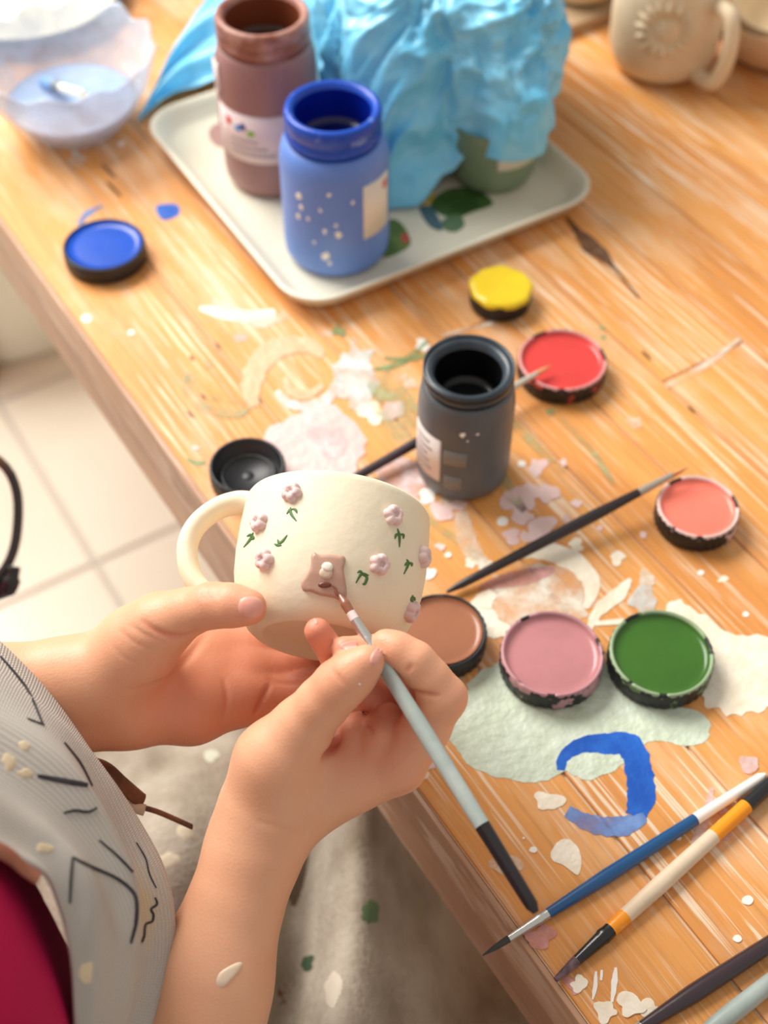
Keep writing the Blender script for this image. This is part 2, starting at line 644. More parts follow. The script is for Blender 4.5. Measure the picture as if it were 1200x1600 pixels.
def add_stain(kind, pts=None, stroke=None, w=None, jit=0.06, lab=None):
    NST[0] += 1
    z = 0.7502 + 0.00002 * (NST[0] % 25)
    V, F = stain_stroke(stroke, w, z, NST[0]) if stroke else stain_poly(pts, z, jit, seed=NST[0] * 1.3)
    o = tobj('paint_stain' if kind != 'knot' else 'wood_knot', V, F, PM[kind])
    for p in o.data.polygons:
        p.use_smooth = False
    if lab:
        o['label'] = lab
    return o
add_stain('mint', [(697, 1140), (706, 1165), (717, 1179), (750, 1206), (804, 1220), (850, 1221), (880, 1208), (915, 1218), (968, 1198), (1007, 1162), (1040, 1159), (1070, 1166), (1103, 1157), (1108, 1130), (1084, 1109), (1055, 1100), (958, 1058), (935, 1010), (860, 1000), (780, 1034), (750, 1052), (726, 1082), (717, 1120)], jit=0.1, lab='large dried mint green paint film')
add_stain('blue', stroke=[(876, 1204), (880, 1185), (905, 1166), (950, 1162), (985, 1168), (998, 1205), (1002, 1245), (992, 1275)], w=[14, 18, 24, 34, 40, 42, 44, 30], lab='cobalt blue curved brush mark')
add_stain('bluethin', stroke=[(886, 1268), (915, 1284), (950, 1292), (985, 1288), (1008, 1276)], w=[18, 26, 30, 30, 12])
add_stain('cream', [(1040, 945), (1090, 956), (1140, 988), (1200, 998), (1260, 1030), (1250, 1090), (1200, 1105), (1150, 1117), (1112, 1106), (1092, 1085), (1060, 1040)], jit=0.16)
add_stain('creamthin', [(880, 880), (920, 900), (935, 930), (920, 960), (880, 975), (800, 985), (752, 975), (760, 930), (800, 895)], jit=0.3)
add_stain('cream', stroke=[(800, 868), (850, 862), (900, 880), (925, 915), (915, 950)], w=[8, 26, 30, 26, 8])
add_stain('cream', stroke=[(770, 925), (752, 950), (768, 980), (800, 985)], w=[14, 36, 34, 10])
add_stain('rose', stroke=[(748, 920), (780, 910), (830, 900), (866, 890)], w=[6, 20, 24, 8])
add_stain('cream', stroke=[(985, 905), (965, 930), (935, 955), (920, 985)], w=[6, 22, 18, 8])
add_stain('splash', blob(1005, 938, 24, 3, 0.5))
add_stain('cream', stroke=[(930, 975), (965, 972), (1000, 970)], w=[6, 9, 5])
add_stain('creamthin', stroke=[(720, 800), (728, 840), (745, 870), (765, 885)], w=[18, 30, 24, 10])
add_stain('pale_pink', [(425, 668), (478, 642), (508, 630), (540, 645), (572, 690), (558, 722), (545, 748), (500, 752), (440, 738), (412, 692)], jit=0.14)
add_stain('pinkthin', [(585, 730), (620, 715), (655, 725), (668, 755), (640, 775), (600, 765)], jit=0.4)
rr = random.Random(12)
for (cx, cy, r, k) in [(640, 790, 16, 'pale_pink'), (668, 775, 14, 'white'), (690, 800, 18, 'pale_pink'), (715, 790, 12, 'pale_pink'), (745, 770, 12, 'pinkthin'),
                       (800, 780, 20, 'pale_pink'), (825, 775, 22, 'pale_pink'), (855, 772, 18, 'pale_pink'), (815, 805, 18, 'pale_pink'), (845, 825, 22, 'pale_pink'),
                       (800, 838, 14, 'pale_pink'), (822, 840, 10, 'pale_pink'), (785, 815, 9, 'white'), (735, 880, 9, 'cream'), (760, 885, 10, 'cream'), (840, 730, 15, 'pale_pink'),
                       (815, 725, 6, 'white'), (880, 723, 6, 'pale_pink'), (900, 787, 8, 'pale_pink'), (885, 812, 8, 'pinkthin'), (900, 852, 12, 'cream'), (965, 872, 12, 'cream'),
                       (937, 826, 5, 'pale_pink'), (1005, 836, 6, 'pale_pink'), (580, 645, 20, 'cream'), (614, 642, 18, 'pale_pink'), (660, 540, 11, 'white'), (625, 590, 9, 'creamthin'),
                       (640, 600, 10, 'creamthin'), (668, 897, 12, 'white'), (688, 855, 7, 'pale_pink'), (700, 868, 5, 'white'), (700, 780, 12, 'creamthin'), (515, 690, 30, 'pinkthin'),
                       (530, 518, 10, 'green'), (512, 520, 8, 'creamthin'), (376, 528, 9, 'pinkthin'), (305, 700, 5, 'pale_pink'), (135, 498, 8, 'white'), (205, 520, 5, 'white'),
                       (885, 516, 4, 'green'), (940, 512, 4, 'green'), (943, 527, 4, 'green'), (860, 645, 6, 'green'), (858, 1252, 20, 'cream'), (790, 1350, 22, 'creamthin'), (833, 1328, 6, 'white'),
                       (1168, 1407, 9, 'white'), (1152, 1467, 7, 'white'), (818, 1310, 2, 'white'), (1060, 1310, 4, 'white'), (1135, 1305, 8, 'pinkthin'), (1130, 1265, 9, 'pinkthin'), (1170, 1195, 16, 'pinkthin'),
                       (845, 1465, 22, 'rose'), (670, 1195, 10, 'pale_pink'), (665, 1212, 6, 'cream'), (905, 1538, 14, 'cream'), (945, 1580, 18, 'cream'), (985, 1570, 22, 'cream'), (1015, 1578, 18, 'cream'),
                       (1130, 905, 7, 'cream'), (1095, 895, 5, 'white'), (1060, 945, 9, 'cream'), (1165, 960, 5, 'white'), (700, 1075, 8, 'beige'), (720, 1060, 6, 'beige'), (755, 235, 5, 'white'),
                       (120, 250, 14, 'creamthin'), (190, 225, 5, 'white'), (300, 590, 10, 'greenthin'), (325, 570, 8, 'greenthin'), (990, 660, 12, 'creamthin'), (1010, 905, 14, 'creamthin')]:
    add_stain(k, blob(cx, cy, r, int(cx * 7 + cy), 0.08 if (k == 'white' and r < 10) else 0.42, 18))
add_stain('beige', stroke=[(398, 636), (392, 605), (408, 565), (440, 542), (480, 540), (505, 556)], w=[18, 30, 34, 30, 24, 12])
add_stain('splash', stroke=[(432, 612), (450, 630), (480, 636), (512, 622), (528, 595), (520, 570)], w=[8, 14, 14, 16, 14, 8])
add_stain('beige', stroke=[(445, 590), (455, 612), (480, 618), (505, 602)], w=[8, 14, 14, 8])
add_stain('splash', [(530, 560), (545, 545), (552, 518), (560, 548), (585, 548), (575, 565), (592, 590), (582, 615), (560, 640), (540, 630), (525, 600)], jit=0.35)
add_stain('greenthin', stroke=[(292, 585), (296, 615), (325, 640), (370, 648), (385, 635), (362, 624), (330, 622)], w=[10, 14, 14, 12, 12, 12, 6])
add_stain('green', stroke=[(585, 578), (625, 568), (668, 535)], w=[5, 9, 6])
add_stain('green', stroke=[(600, 560), (640, 562), (680, 550)], w=[4, 8, 4])
add_stain('greenthin', stroke=[(590, 590), (620, 640), (640, 690)], w=[40, 60, 40])
add_stain('greenthin', stroke=[(790, 650), (830, 690), (880, 740)], w=[8, 14, 8])
add_stain('greenthin', stroke=[(760, 700), (790, 760), (820, 800)], w=[10, 24, 10])
add_stain('greenthin', stroke=[(860, 640), (920, 700), (960, 760)], w=[8, 10, 8])
add_stain('greenthin', stroke=[(640, 790), (720, 850), (760, 880)], w=[10, 14, 8])
add_stain('green', stroke=[(292, 716), (305, 724), (322, 722)], w=[5, 8, 6])
add_stain('white', stroke=[(312, 482), (350, 490), (395, 494), (430, 490)], w=[6, 18, 16, 14])
add_stain('creamthin', stroke=[(330, 470), (400, 500), (450, 492)], w=[10, 24, 8])
add_stain('blue', [(246, 322), (276, 320), (279, 336), (258, 344), (248, 338)], jit=0.05)
add_stain('bluethin', stroke=[(124, 352), (134, 336), (160, 322)], w=[8, 9, 4])
add_stain('cream', [(860, 1333), (872, 1316), (888, 1312), (904, 1326), (908, 1350), (902, 1367), (880, 1352), (864, 1345)], jit=0.05)
add_stain('white', stroke=[(931, 1518), (930, 1540), (926, 1562)], w=[3, 7, 3])
add_stain('white', stroke=[(962, 1512), (960, 1535), (956, 1566)], w=[4, 10, 4])
add_stain('white', stroke=[(940, 1516), (939, 1532)], w=[4, 4])
add_stain('rose', stroke=[(875, 1525), (895, 1540), (898, 1555)], w=[8, 14, 4])
add_stain('pinkthin', stroke=[(1112, 1232), (1104, 1270), (1085, 1322)], w=[8, 14, 16])
add_stain('creamthin', stroke=[(1040, 605), (1100, 572), (1155, 530)], w=[6, 10, 6])
add_stain('creamthin', stroke=[(690, 525), (770, 505)], w=[4, 6])
add_stain('knot', stroke=[(885, 340), (902, 362), (920, 382), (940, 398), (960, 420), (998, 466)], w=[5, 12, 24, 20, 6, 3])
for (x, y, ln) in [(298, 648, 10), (318, 620, 7), (300, 560, 6), (340, 540, 8), (1010, 556, 14), (1080, 640, 10), (170, 268, 20), (178, 296, 22)]:
    add_stain('knot', stroke=[(x - ln / 2, y - ln / 2), (x, y), (x + ln / 2, y + ln / 2)], w=[2, 4, 2])

# ================================================================== THINGS ON THE TABLE
black_m = mat('black_plastic', (30, 30, 32), 0.42, (44, 44, 46), nscale=40)
def stained_plastic(name, base, paint, amount=0.5, scale=70):
    return mat(name, base, 0.45, paint, nscale=scale, lo=amount, hi=amount + 0.04, detail=3)
def wet(name, c):
    return mat(name, c, 0.22, tuple(max(0, int(v * 0.94)) for v in c), nscale=25, coat=0.12, spec=0.35)

def lid(px, py, wpx, paint, label, stain=None, amt=0.56, h=0.0125, rimcol=None, over=False, level=0.0028, sw=True):
    zt = 0.75 + h + 0.0005
    c = P(px, py, zt)
    Z = (c - CAM) @ FW
    r = wpx / 2 * Z / FPX
    root = thing('jar_lid', label, 'lid', (c[0], c[1], 0.7505), 'jar lids holding paint' if paint else None)
    pr = [(0.0001, 0), (r - 0.0016, 0), (r, 0.0014), (r, h - 0.001), (r - 0.0006, h - 0.0002), (r - 0.0014, h), (r - 0.0022, h - 0.0006), (r - 0.0026, 0.0028), (0.0001, 0.0028)]
    def ribs(a, rr, z, j):
        return (rr - (0.00035 if (j in (2, 3) and int(a / (2 * math.pi) * 72 + 0.5) % 2) else 0), z)
    V, F = lathe(pr, 144, (0, 0, 0), None, ribs)
    m = stained_plastic('lid_' + label.split()[0], (28, 28, 30), stain, amt) if stain else black_m
    obj('shell', V, F, m, root, local=True)
    if rimcol:
        V, F = lathe([(r - 0.0003, h - 0.0012), (r - 0.0006, h + 0.0002), (r - 0.0014, h + 0.0005), (r - 0.0023, h - 0.0001), (r - 0.0026, h - 0.0014)], 96, (0, 0, 0), None,
                     lambda a, rr, z, j: (rr, z - (0.0014 if math.sin(a * 3 + 1.3) + 0.6 * math.sin(a * 7) > 0.9 else 0)))
        obj('paint_ring', V, F, mat('ring_' + label.split()[0], rimcol, 0.4, tuple(int(v * 0.9) for v in rimcol)), root, local=True)
    if paint:
        lv = h - level
        if over:
            pp = [(0.0001, h + 0.0014), (r * 0.5, h + 0.0016), (r * 0.85, h + 0.0018), (r * 0.98, h + 0.0012), (r * 1.03, h - 0.0005), (r * 1.0, h - 0.002)]
            V, F = lathe(pp, 80, (0, 0, 0), None, lambda a, rr, z, j: (rr * (1 + (0.022 * math.sin(5 * a) + 0.022 * math.sin(9 * a + 1) if j > 2 else 0)), z + 0.0006 * noise.noise(Vector((math.cos(a) * j, math.sin(a) * j, 2)))))
        else:
            pp = [(0.0001, lv), (r * 0.4, lv + 0.0001), (r * 0.7, lv), (r - 0.0055, lv), (r - 0.004, lv + 0.0004), (r - 0.003, lv + 0.0012), (r - 0.0025, lv + 0.002)]
            V, F = lathe(pp, 80)
        obj('paint', V, F, wet('wet_' + label.split()[0], paint), root, local=True)
    else:
        V, F = lathe([(r * 0.66, 0.0028), (r * 0.66, 0.0045), (r * 0.70, 0.0045), (r * 0.72, 0.0028)], 64)
        obj('seal_ring', V, F, mat('dusty_black', (52, 54, 56), 0.3, (96, 98, 98), nscale=60, lo=0.5, hi=0.75), root, local=True)
        V, F = lathe([(0.0001, 0.0035), (r * 0.12, 0.0034), (r * 0.16, 0.0028)], 32)
        obj('centre_nub', V, F, black_m, root, local=True)
    return root, r

lid(162, 381, 129, (2, 74, 184), 'cobalt blue paint in a black jar lid near table edge', None, rimcol=None, level=0.0022)
lid(783, 449, 97, (240, 206, 40), 'yellow paint crust overflowing a small black jar lid', stain=(196, 190, 150), amt=0.66, over=True)
lid(879, 561, 140, (212, 66, 62), 'red paint in a black jar lid with pinkish rim', stain=(196, 70, 70), amt=0.60, rimcol=(226, 156, 150))
lid(1091, 791, 130, (246, 128, 108), 'coral paint in a small black lid near right side', stain=(226, 196, 196), amt=0.60, rimcol=(236, 200, 192))
lid(690, 984, 143, (158, 104, 76), 'brown paint in black lid half hidden behind the mug', stain=(90, 90, 90), amt=0.66, rimcol=None, level=0.002)
lid(863, 1020, 163, (186, 126, 128), 'dusty pink paint in a jar lid on mint stain', stain=(186, 140, 144), amt=0.54, rimcol=(190, 138, 142))
lid(1034, 1019, 165, (60, 104, 36), 'green paint in a black jar lid beside dusty pink one', stain=(96, 124, 76), amt=0.60, rimcol=(150, 172, 134))
lid(386, 726, 120, None, 'empty black jar lid lying open behind the mug')

# ---- paint jars
def jar(base_px, topz_px, body_r, label, bodym, neckm, insidem, H, fr=0.80, base_z=0.7505, base_extra=None, shoulder=0.74):
    c = P(base_px[0], base_px[1], base_z)
    root = thing('paint_jar', label, 'jar', (c[0], c[1], base_z))
    R = body_r
    nr = R * fr
    sh = H * shoulder
    body = [(0.0001, 0.0), (R * 0.82, 0.0), (R * 0.93, 0.002), (R * 0.985, 0.006), (R, 0.012), (R, sh - 0.008), (R * 0.985, sh - 0.003), (R * 0.94, sh + 0.003), (nr + 0.002, sh + 0.006), (nr + 0.0005, sh + 0.007)]
    V, F = lathe(body, 72)
    obj('body', V, F, bodym, root, local=True)
    nz = sh + 0.006
    neck = [(nr + 0.0002, nz), (nr + 0.0002, nz + 0.003), (nr + 0.0016, nz + 0.004), (nr + 0.0018, nz + 0.007), (nr + 0.0004, nz + 0.009), (nr + 0.0004, nz + 0.010), (nr + 0.0016, nz + 0.0115), (nr + 0.0016, H - 0.003), (nr + 0.001, H - 0.001), (nr - 0.0006, H), (nr - 0.003, H - 0.0008), (nr - 0.0046, H - 0.004)]
    V, F = lathe(neck, 72)
    obj('neck', V, F, neckm, root, local=True)
    inn = [(nr - 0.0046, H - 0.004), (nr - 0.005, H - 0.02), (nr - 0.005, H - 0.045)]
    V, F = lathe(inn, 64)
    obj('inner_wall', V, F, insidem[0], root, local=True)
    V, F = lathe([(0.0001, H - 0.026), (nr * 0.6, H - 0.026), (nr - 0.0065, H - 0.0255), (nr - 0.0048, H - 0.023)], 48)
    obj('paint', V, F, insidem[1], root, local=True)
    return root, R, H
def label_patch(root, R, a0, a1, z0, z1, m, name='label', off=0.0005, lab=None):
    n = 16
    V, F = [], []
    for i in range(n + 1):
        a = math.radians(a0 + (a1 - a0) * i / n)
        for z in (z0, z1):
            for rr in (R + off, R - 0.0002):
                V.append((rr * math.cos(a), rr * math.sin(a), z))
    for i in range(n):
        o = i * 4
        F += [(o, o + 4, o + 6, o + 2), (o, o + 1, o + 5, o + 4), (o + 2, o + 3, o + 7, o + 6)]
    F += [(0, 1, 3, 2), (n * 4, n * 4 + 1, n * 4 + 3, n * 4 + 2)]
    o = obj(name, V, F, m, root, local=True)
    if lab:
        o['label'] = lab
    return o
def spot_on(root, R, ang, z, s, m, name='paint_speck', asp=1.0, seed=0):
    n = 9
    rr = random.Random(seed)
    V = [((R + 0.0009) * math.cos(math.radians(ang)), (R + 0.0009) * math.sin(math.radians(ang)), z)]
    for i in range(n):
        t = 2 * math.pi * i / n
        q = s * (1 + 0.3 * rr.uniform(-1, 1))
        a = math.radians(ang) + q * math.cos(t) / R
        V.append(((R + 0.0002) * math.cos(a), (R + 0.0002) * math.sin(a), z + asp * q * math.sin(t)))
    return obj(name, V, [(0, 1 + i, 1 + (i + 1) % n) for i in range(n)], m, root, local=True)

paper_m = mat('label_paper', (226, 216, 210), 0.6, (214, 200, 194), nscale=30)
ink_m = mat('label_ink', (150, 146, 150), 0.7)
white_spk = PM['white']
# tray surface height
TRZ = 0.7545
# black jar on the table
bj, R, H = jar((722, 734), None, 0.0265, 'black paint jar with white label standing behind the mug',
      mat('jar_black_body', (84, 89, 94), 0.4, (96, 101, 105), nscale=18), mat('jar_black_neck', (40, 48, 55), 0.3, (62, 72, 80), nscale=30),
      (mat('jar_black_in', (10, 10, 11), 0.4), mat('jar_black_paint', (8, 8, 9), 0.3)), 0.0815, fr=0.86, shoulder=0.80)
label_patch(bj, R, -172, -122, 0.016, 0.048, paper_m)
for k in range(5):
    label_patch(bj, R, -165, -135 - 4 * (k % 3), 0.022 + 0.005 * k, 0.0235 + 0.005 * k, ink_m, 'label_line', 0.0007)
grey_smear = mat('grey_smear', (122, 120, 116), 0.5)
label_patch(bj, R, -118, -90, 0.032, 0.043, grey_smear, 'paint_smear', 0.0004)
label_patch(bj, R, -116, -94, 0.012, 0.023, grey_smear, 'paint_smear', 0.0004)
spot_on(bj, R, -97, 0.0575, 0.0017, white_spk, seed=1); spot_on(bj, R, -80, 0.058, 0.0008, white_spk, seed=2); spot_on(bj, R, -91, 0.053, 0.0007, white_spk, seed=3)
# blue jar on the tray
nb = mat('jar_blue_neck', (14, 70, 178), 0.3, (120, 156, 222), nscale=55, lo=0.60, hi=0.72)
uj, R, H = jar((527, 386), None, 0.0345, 'light blue paint jar with cobalt neck on tray corner',
      mat('jar_blue_body', (96, 132, 206), 0.42, (112, 146, 214), nscale=14), nb,
      (mat('jar_blue_in', (2, 30, 140), 0.35), mat('jar_blue_paint', (2, 14, 84), 0.25)), 0.108, fr=0.82, base_z=TRZ)
label_patch(uj, R, -58, -18, 0.030, 0.070, mat('label_cream', (232, 224, 208), 0.6))
label_patch(uj, R, -30, -22, 0.060, 0.066, mat('label_red', (214, 110, 104), 0.6), 'label_mark', 0.0008)
for i, (a, z, s) in enumerate([(-128, 0.062, 0.0022), (-126, 0.054, 0.0016), (-131, 0.046, 0.0018), (-118, 0.047, 0.0012), (-100, 0.040, 0.0014), (-86, 0.038, 0.0020), (-88, 0.045, 0.0012), (-100, 0.020, 0.0026), (-96, 0.015, 0.0014), (-94, 0.068, 0.0012), (-70, 0.061, 0.001), (-112, 0.03, 0.001), (-104, 0.056, 0.0011)]):
    spot_on(uj, R, a, z, s, white_spk, asp=1.3, seed=i + 10)
# brown jar on the tray
wb = mat('jar_brown_body', (150, 108, 104), 0.42, (164, 124, 118), nscale=16)
ub, R, H = jar((428, 268), None, 0.0335, 'mauve brown paint jar with white logo label on tray',
      wb, mat('jar_brown_neck', (142, 84, 66), 0.35, (176, 130, 116), nscale=45, lo=0.45, hi=0.6),
      (mat('jar_brown_in', (118, 62, 38), 0.35), mat('jar_brown_paint', (70, 32, 18), 0.25)), 0.122, fr=0.86, base_z=TRZ, shoulder=0.78)
label_patch(ub, R, -158, -55, 0.030, 0.066, mat('label_pinkish', (226, 206, 204), 0.6))
for (a, z, s, c) in [(-138, 0.0585, 0.0032, (226, 70, 50)), (-124, 0.055, 0.0028, (70, 150, 220)), (-117, 0.0575, 0.0026, (60, 50, 120)), (-108, 0.053, 0.0028, (130, 180, 60))]:
    spot_on(ub, R + 0.0005, a, z, s, mat('logo_%d' % c[0], c, 0.5), 'logo_mark', seed=int(s * 1e6))
for k in range(3):
    label_patch(ub, R, -135, -80 - 10 * k, 0.036 + 0.005 * k, 0.0372 + 0.005 * k, ink_m, 'label_line', 0.0008)
label_patch(ub, R, -168, -150, 0.075, 0.094, mat('mauve_white', (226, 208, 204), 0.5), 'paint_drip', 0.0012)
label_patch(ub, R, -175, -160, 0.045, 0.085, mat('mauve_white', (226, 208, 204), 0.5), 'paint_drip', 0.0010)

# ---- melamine tray (local x along the table edge, local y across)
tA = P(213, 180, 0.766); tB = P(470, 488, 0.766); tC = P(912, 268, 0.766)
ex = (tB - tA); ey = (tC - tB)
LX = np.linalg.norm(ex) ; LY = np.linalg.norm(ey)
ex /= LX; ey = ey - ex * (ey @ ex); ey /= np.linalg.norm(ey)
tc0 = tA + ex * LX / 2 + ey * LY / 2
tray = thing('serving_tray', 'cream white melamine tray with rounded corners and raised rim', 'tray', (tc0[0], tc0[1], 0.7505))
def rrect(hx, hy, r, n=8):
    pts = []
    for (sx, sy, a0) in ((1, 1, 0), (-1, 1, 90), (-1, -1, 180), (1, -1, 270)):
        for i in range(n + 1):
            a = math.radians(a0 + 90 * i / n)
            pts.append((sx * (hx - r) + r * math.cos(a), sy * (hy - r) + r * math.sin(a)))
    return pts
hx, hy = LX / 2, LY / 2
rings = [(0.012, 0.0, 0.0), (0.0115, 0.0, 0.0), (0.005, 0.006, 0), (0.001, 0.0135, 0), (-0.0002, 0.0150, 0), (0.001, 0.0158, 0), (0.0035, 0.0150, 0), (0.007, 0.0115, 0), (0.012, 0.0055, 0), (0.016, 0.0038, 0), (0.03, 0.0036, 0)]
V, F = [], []
for (ins, z, _) in rings:
    for (x, y) in rrect(hx - ins, hy - ins, max(0.03 - ins * 0.8, 0.008)):
        w3 = ex * x + ey * y
        V.append((w3[0], w3[1], z))
n = 36
for k in range(len(rings) - 1):
    for i in range(n):
        F.append((k * n + i, k * n + (i + 1) % n, (k + 1) * n + (i + 1) % n, (k + 1) * n + i))
F.append(tuple(range((len(rings) - 1) * n, len(rings) * n)))
F.append(tuple(range(n)))
obj('tray_body', V, F, mat('melamine', (228, 222, 202), 0.3, (220, 212, 188), nscale=10), tray, local=True)
def tray_print(name, outl, c, c2=None, lab=None):
    q = catmull(outl, 5, True)
    T = [P(x, y, TRZ) - np.array([tc0[0], tc0[1], 0.7505]) for x, y in q]
    n = len(T)
    V = [(v[0], v[1], 0.0039 + 0.00003 * (len(tray.children) % 5)) for v in T] + [(v[0], v[1], 0.0033) for v in T]
    o = obj(name, V, [tuple(range(n))] + [(i, (i + 1) % n, n + (i + 1) % n, n + i) for i in range(n)], mat(name + '%d_%d' % (c[0], c[1]), c, 0.35, c2 or c, nscale=60), tray, smooth=False, local=True)
    if lab:
        o['label'] = lab
tray_print('printed_leaf', [(672, 320), (690, 300), (720, 292), (752, 300), (770, 318), (740, 330), (712, 340), (690, 335)], (52, 86, 40), (78, 110, 52))
tray_print('printed_leaf', [(690, 345), (715, 335), (726, 350), (712, 362), (694, 358)], (96, 124, 92))
tray_print('printed_leaf', [(655, 325), (672, 322), (688, 345), (690, 360), (670, 352)], (78, 104, 112))
tray_print('printed_flower', [(652, 302), (665, 292), (678, 296), (676, 312), (660, 322), (652, 316)], (226, 190, 60))
tray_print('printed_leaf', [(596, 360), (612, 342), (630, 352), (642, 378), (628, 392), (600, 402), (590, 385)], (86, 110, 44), (116, 136, 60))
tray_print('printed_flower', [(626, 368), (636, 364), (640, 374), (631, 380)], (188, 80, 66))
# spilled mauve blob beside the brown jar
tray_print('paint_drop', [(326, 208), (336, 194), (360, 190), (380, 196), (382, 222), (360, 230), (336, 226)], (168, 128, 120))

# ---- green cup under the bag
gc = P(767, 268, TRZ)
V, F = lathe([(0.0001, 0), (0.024, 0), (0.027, 0.0015), (0.030, 0.008), (0.0325, 0.03), (0.0335, 0.048), (0.033, 0.0495), (0.0315, 0.048), (0.0305, 0.03), (0.0275, 0.008), (0.0001, 0.005)], 56)
cup = thing('ceramic_cup', 'grey green cup peeking out below the blue bag', 'cup', (gc[0], gc[1], TRZ))
obj('cup_body', V, F, mat('sage_glaze', (112, 132, 100), 0.4, (124, 142, 110), nscale=20), cup, local=True)
label_patch(cup, 0.0325, -88, -30, 0.024, 0.044, mat('cup_white', (222, 218, 200), 0.5), 'unglazed_patch', 0.0006)

# ---- crumpled blue plastic bag
bag_m = mat('bag_plastic', (112, 202, 240), 0.3, (146, 218, 246), nscale=26, bump=0.25, bscale=90, spec=0.6, sss=0.0)
bnt = bag_m.node_tree.nodes['Principled BSDF']
bnt.inputs['Transmission Weight'].default_value = 0.0
bc = np.array([0.045, 0.88, TRZ])
NA, NT = 320, 96
V = []
def keyf(a, keys):
    a = a % 360
    ks = sorted(keys)
    ks = [(ks[-1][0] - 360, ks[-1][1])] + ks + [(ks[0][0] + 360, ks[0][1])]
    for (x0, y0), (x1, y1) in zip(ks, ks[1:]):
        if x0 <= a <= x1:
            t = (a - x0) / (x1 - x0); t = t * t * (3 - 2 * t)
            return y0 + (y1 - y0) * t
# hem radius and hem height round the bag (0 = right, 270 = towards the viewer)
hemr = [(0, 0.074), (30, 0.080), (90, 0.095), (150, 0.11), (180, 0.10), (205, 0.10), (228, 0.125), (251, 0.140), (259, 0.136), (269, 0.120), (277, 0.120), (286, 0.138), (293, 0.146), (299, 0.134), (310, 0.112), (325, 0.092), (340, 0.080)]
hemz = [(0, 0.050), (30, 0.03), (90, 0.0), (180, 0.0), (240, 0.001), (260, 0.001), (269, 0.016), (277, 0.033), (286, 0.038), (293, 0.045), (301, 0.052), (320, 0.055), (340, 0.052)]
for i in range(NA):
    a = 360 * i / NA
    ar = math.radians(a)
    hr, hz = keyf(a, hemr), keyf(a, hemz)
    for j in range(NT + 1):
        t = j / NT
        zz = hz + (0.150 - hz) * (1 - (1 - t) ** 1.9) if t < 1 else 0.150
        prof = (1 - t ** 2.6) ** 0.55
        rr = hr * (0.08 * (1 - t) + 0.90 * prof + 0.02) if t < 1 else 0
        u = Vector((math.cos(ar) * 1.3, math.sin(ar) * 1.3, t * 1.2))
        fold = 0.0
        for (s, am) in ((1.5, 0.010), (3.1, 0.008), (6.4, 0.005), (12.0, 0.0025)):
            wob = Vector((noise.noise(u * 1.7), noise.noise(u * 1.7 + Vector((5, 1, 2))), noise.noise(u * 1.7 + Vector((1, 9, 4))))) * 0.35
            nv = noise.noise((u + wob) * s + Vector((s, 3 * s, 1)))
            fold += am * (0.55 - 2.2 * abs(nv) ** 0.75)
        fl = 0.007 * math.sin(a / 360 * 2 * math.pi * 9 + 4 * t) * (1 - t)
        k = min(1, 6 * (1 - t)) * (0.25 + 0.75 * min(1, 6 * t))
        rr = max(0.0005, rr + (fold * 0.75 + fl) * k)
        zz = max(zz + fold * 0.35 * min(1, 5 * t), 0.0012)
        V.append((rr * math.cos(ar), rr * math.sin(ar), zz))
F = []
for i in range(NA):
    k = (i + 1) % NA
    for j in range(NT):
        F.append((i * (NT + 1) + j, k * (NT + 1) + j, k * (NT + 1) + j + 1, i * (NT + 1) + j + 1))
# loose tail trailing to the left behind the brown jar
T = [[Q(560, -60, 0.97), Q(550, 20, 0.97), Q(540, 80, 0.98), Q(530, 130, 0.985)],
     [Q(480, -60, 1.02), Q(470, 20, 1.01), Q(465, 80, 1.0), Q(460, 135, 1.0)],
     [Q(420, -60, 1.04), Q(400, 20, 1.03), Q(395, 80, 1.02), Q(390, 135, 1.01)],
     [Q(370, -40, 1.05), Q(350, 20, 1.035), Q(345, 75, 1.02), Q(345, 122, 1.01)],
     [Q(320, 0, 1.05), Q(305, 50, 1.03), Q(300, 100, 1.02), Q(305, 140, 1.01)],
     [Q(282, 55, 1.04), Q(270, 90, 1.02), Q(265, 130, 1.01), Q(270, 152, 1.005)],
     [Q(245, 130, 1.01), Q(240, 145, 1.005), Q(236, 160, 1.0), Q(238, 172, 0.998)],
     [Q(220, 180, 0.992), Q(217, 184, 0.991), Q(215, 187, 0.99), Q(216, 190, 0.989)]]
rows = [catmull(r, 6) for r in T]
cols = [catmull([r[k] for r in rows], 7) for k in range(len(rows[0]))]
nb0 = len(V)
nr_, nc_ = len(cols[0]), len(cols)
for i in range(nr_):
    for k in range(nc_):
        p = np.array(cols[k][i])
        p = p + np.array([0.2, -0.4, 0.9]) * 0.006 * math.sin(k * 0.9 + i * 0.12) * min(1, (nr_ - i) / 12)
        p[2] = max(p[2], 0.7525)
        V.append(tuple(p - bc))
for i in range(nr_ - 1):
    for k in range(nc_ - 1):
        F.append((nb0 + i * nc_ + k, nb0 + i * nc_ + k + 1, nb0 + (i + 1) * nc_ + k + 1, nb0 + (i + 1) * nc_ + k))
bag = obj('plastic_bag', V, F, bag_m, local=True)
bag.location = bc
md = bag.modifiers.new('film', 'SOLIDIFY'); md.thickness = 0.0008; md.offset = 0
tag(bag, 'crumpled light blue plastic bag draped over the tray', 'plastic bag')

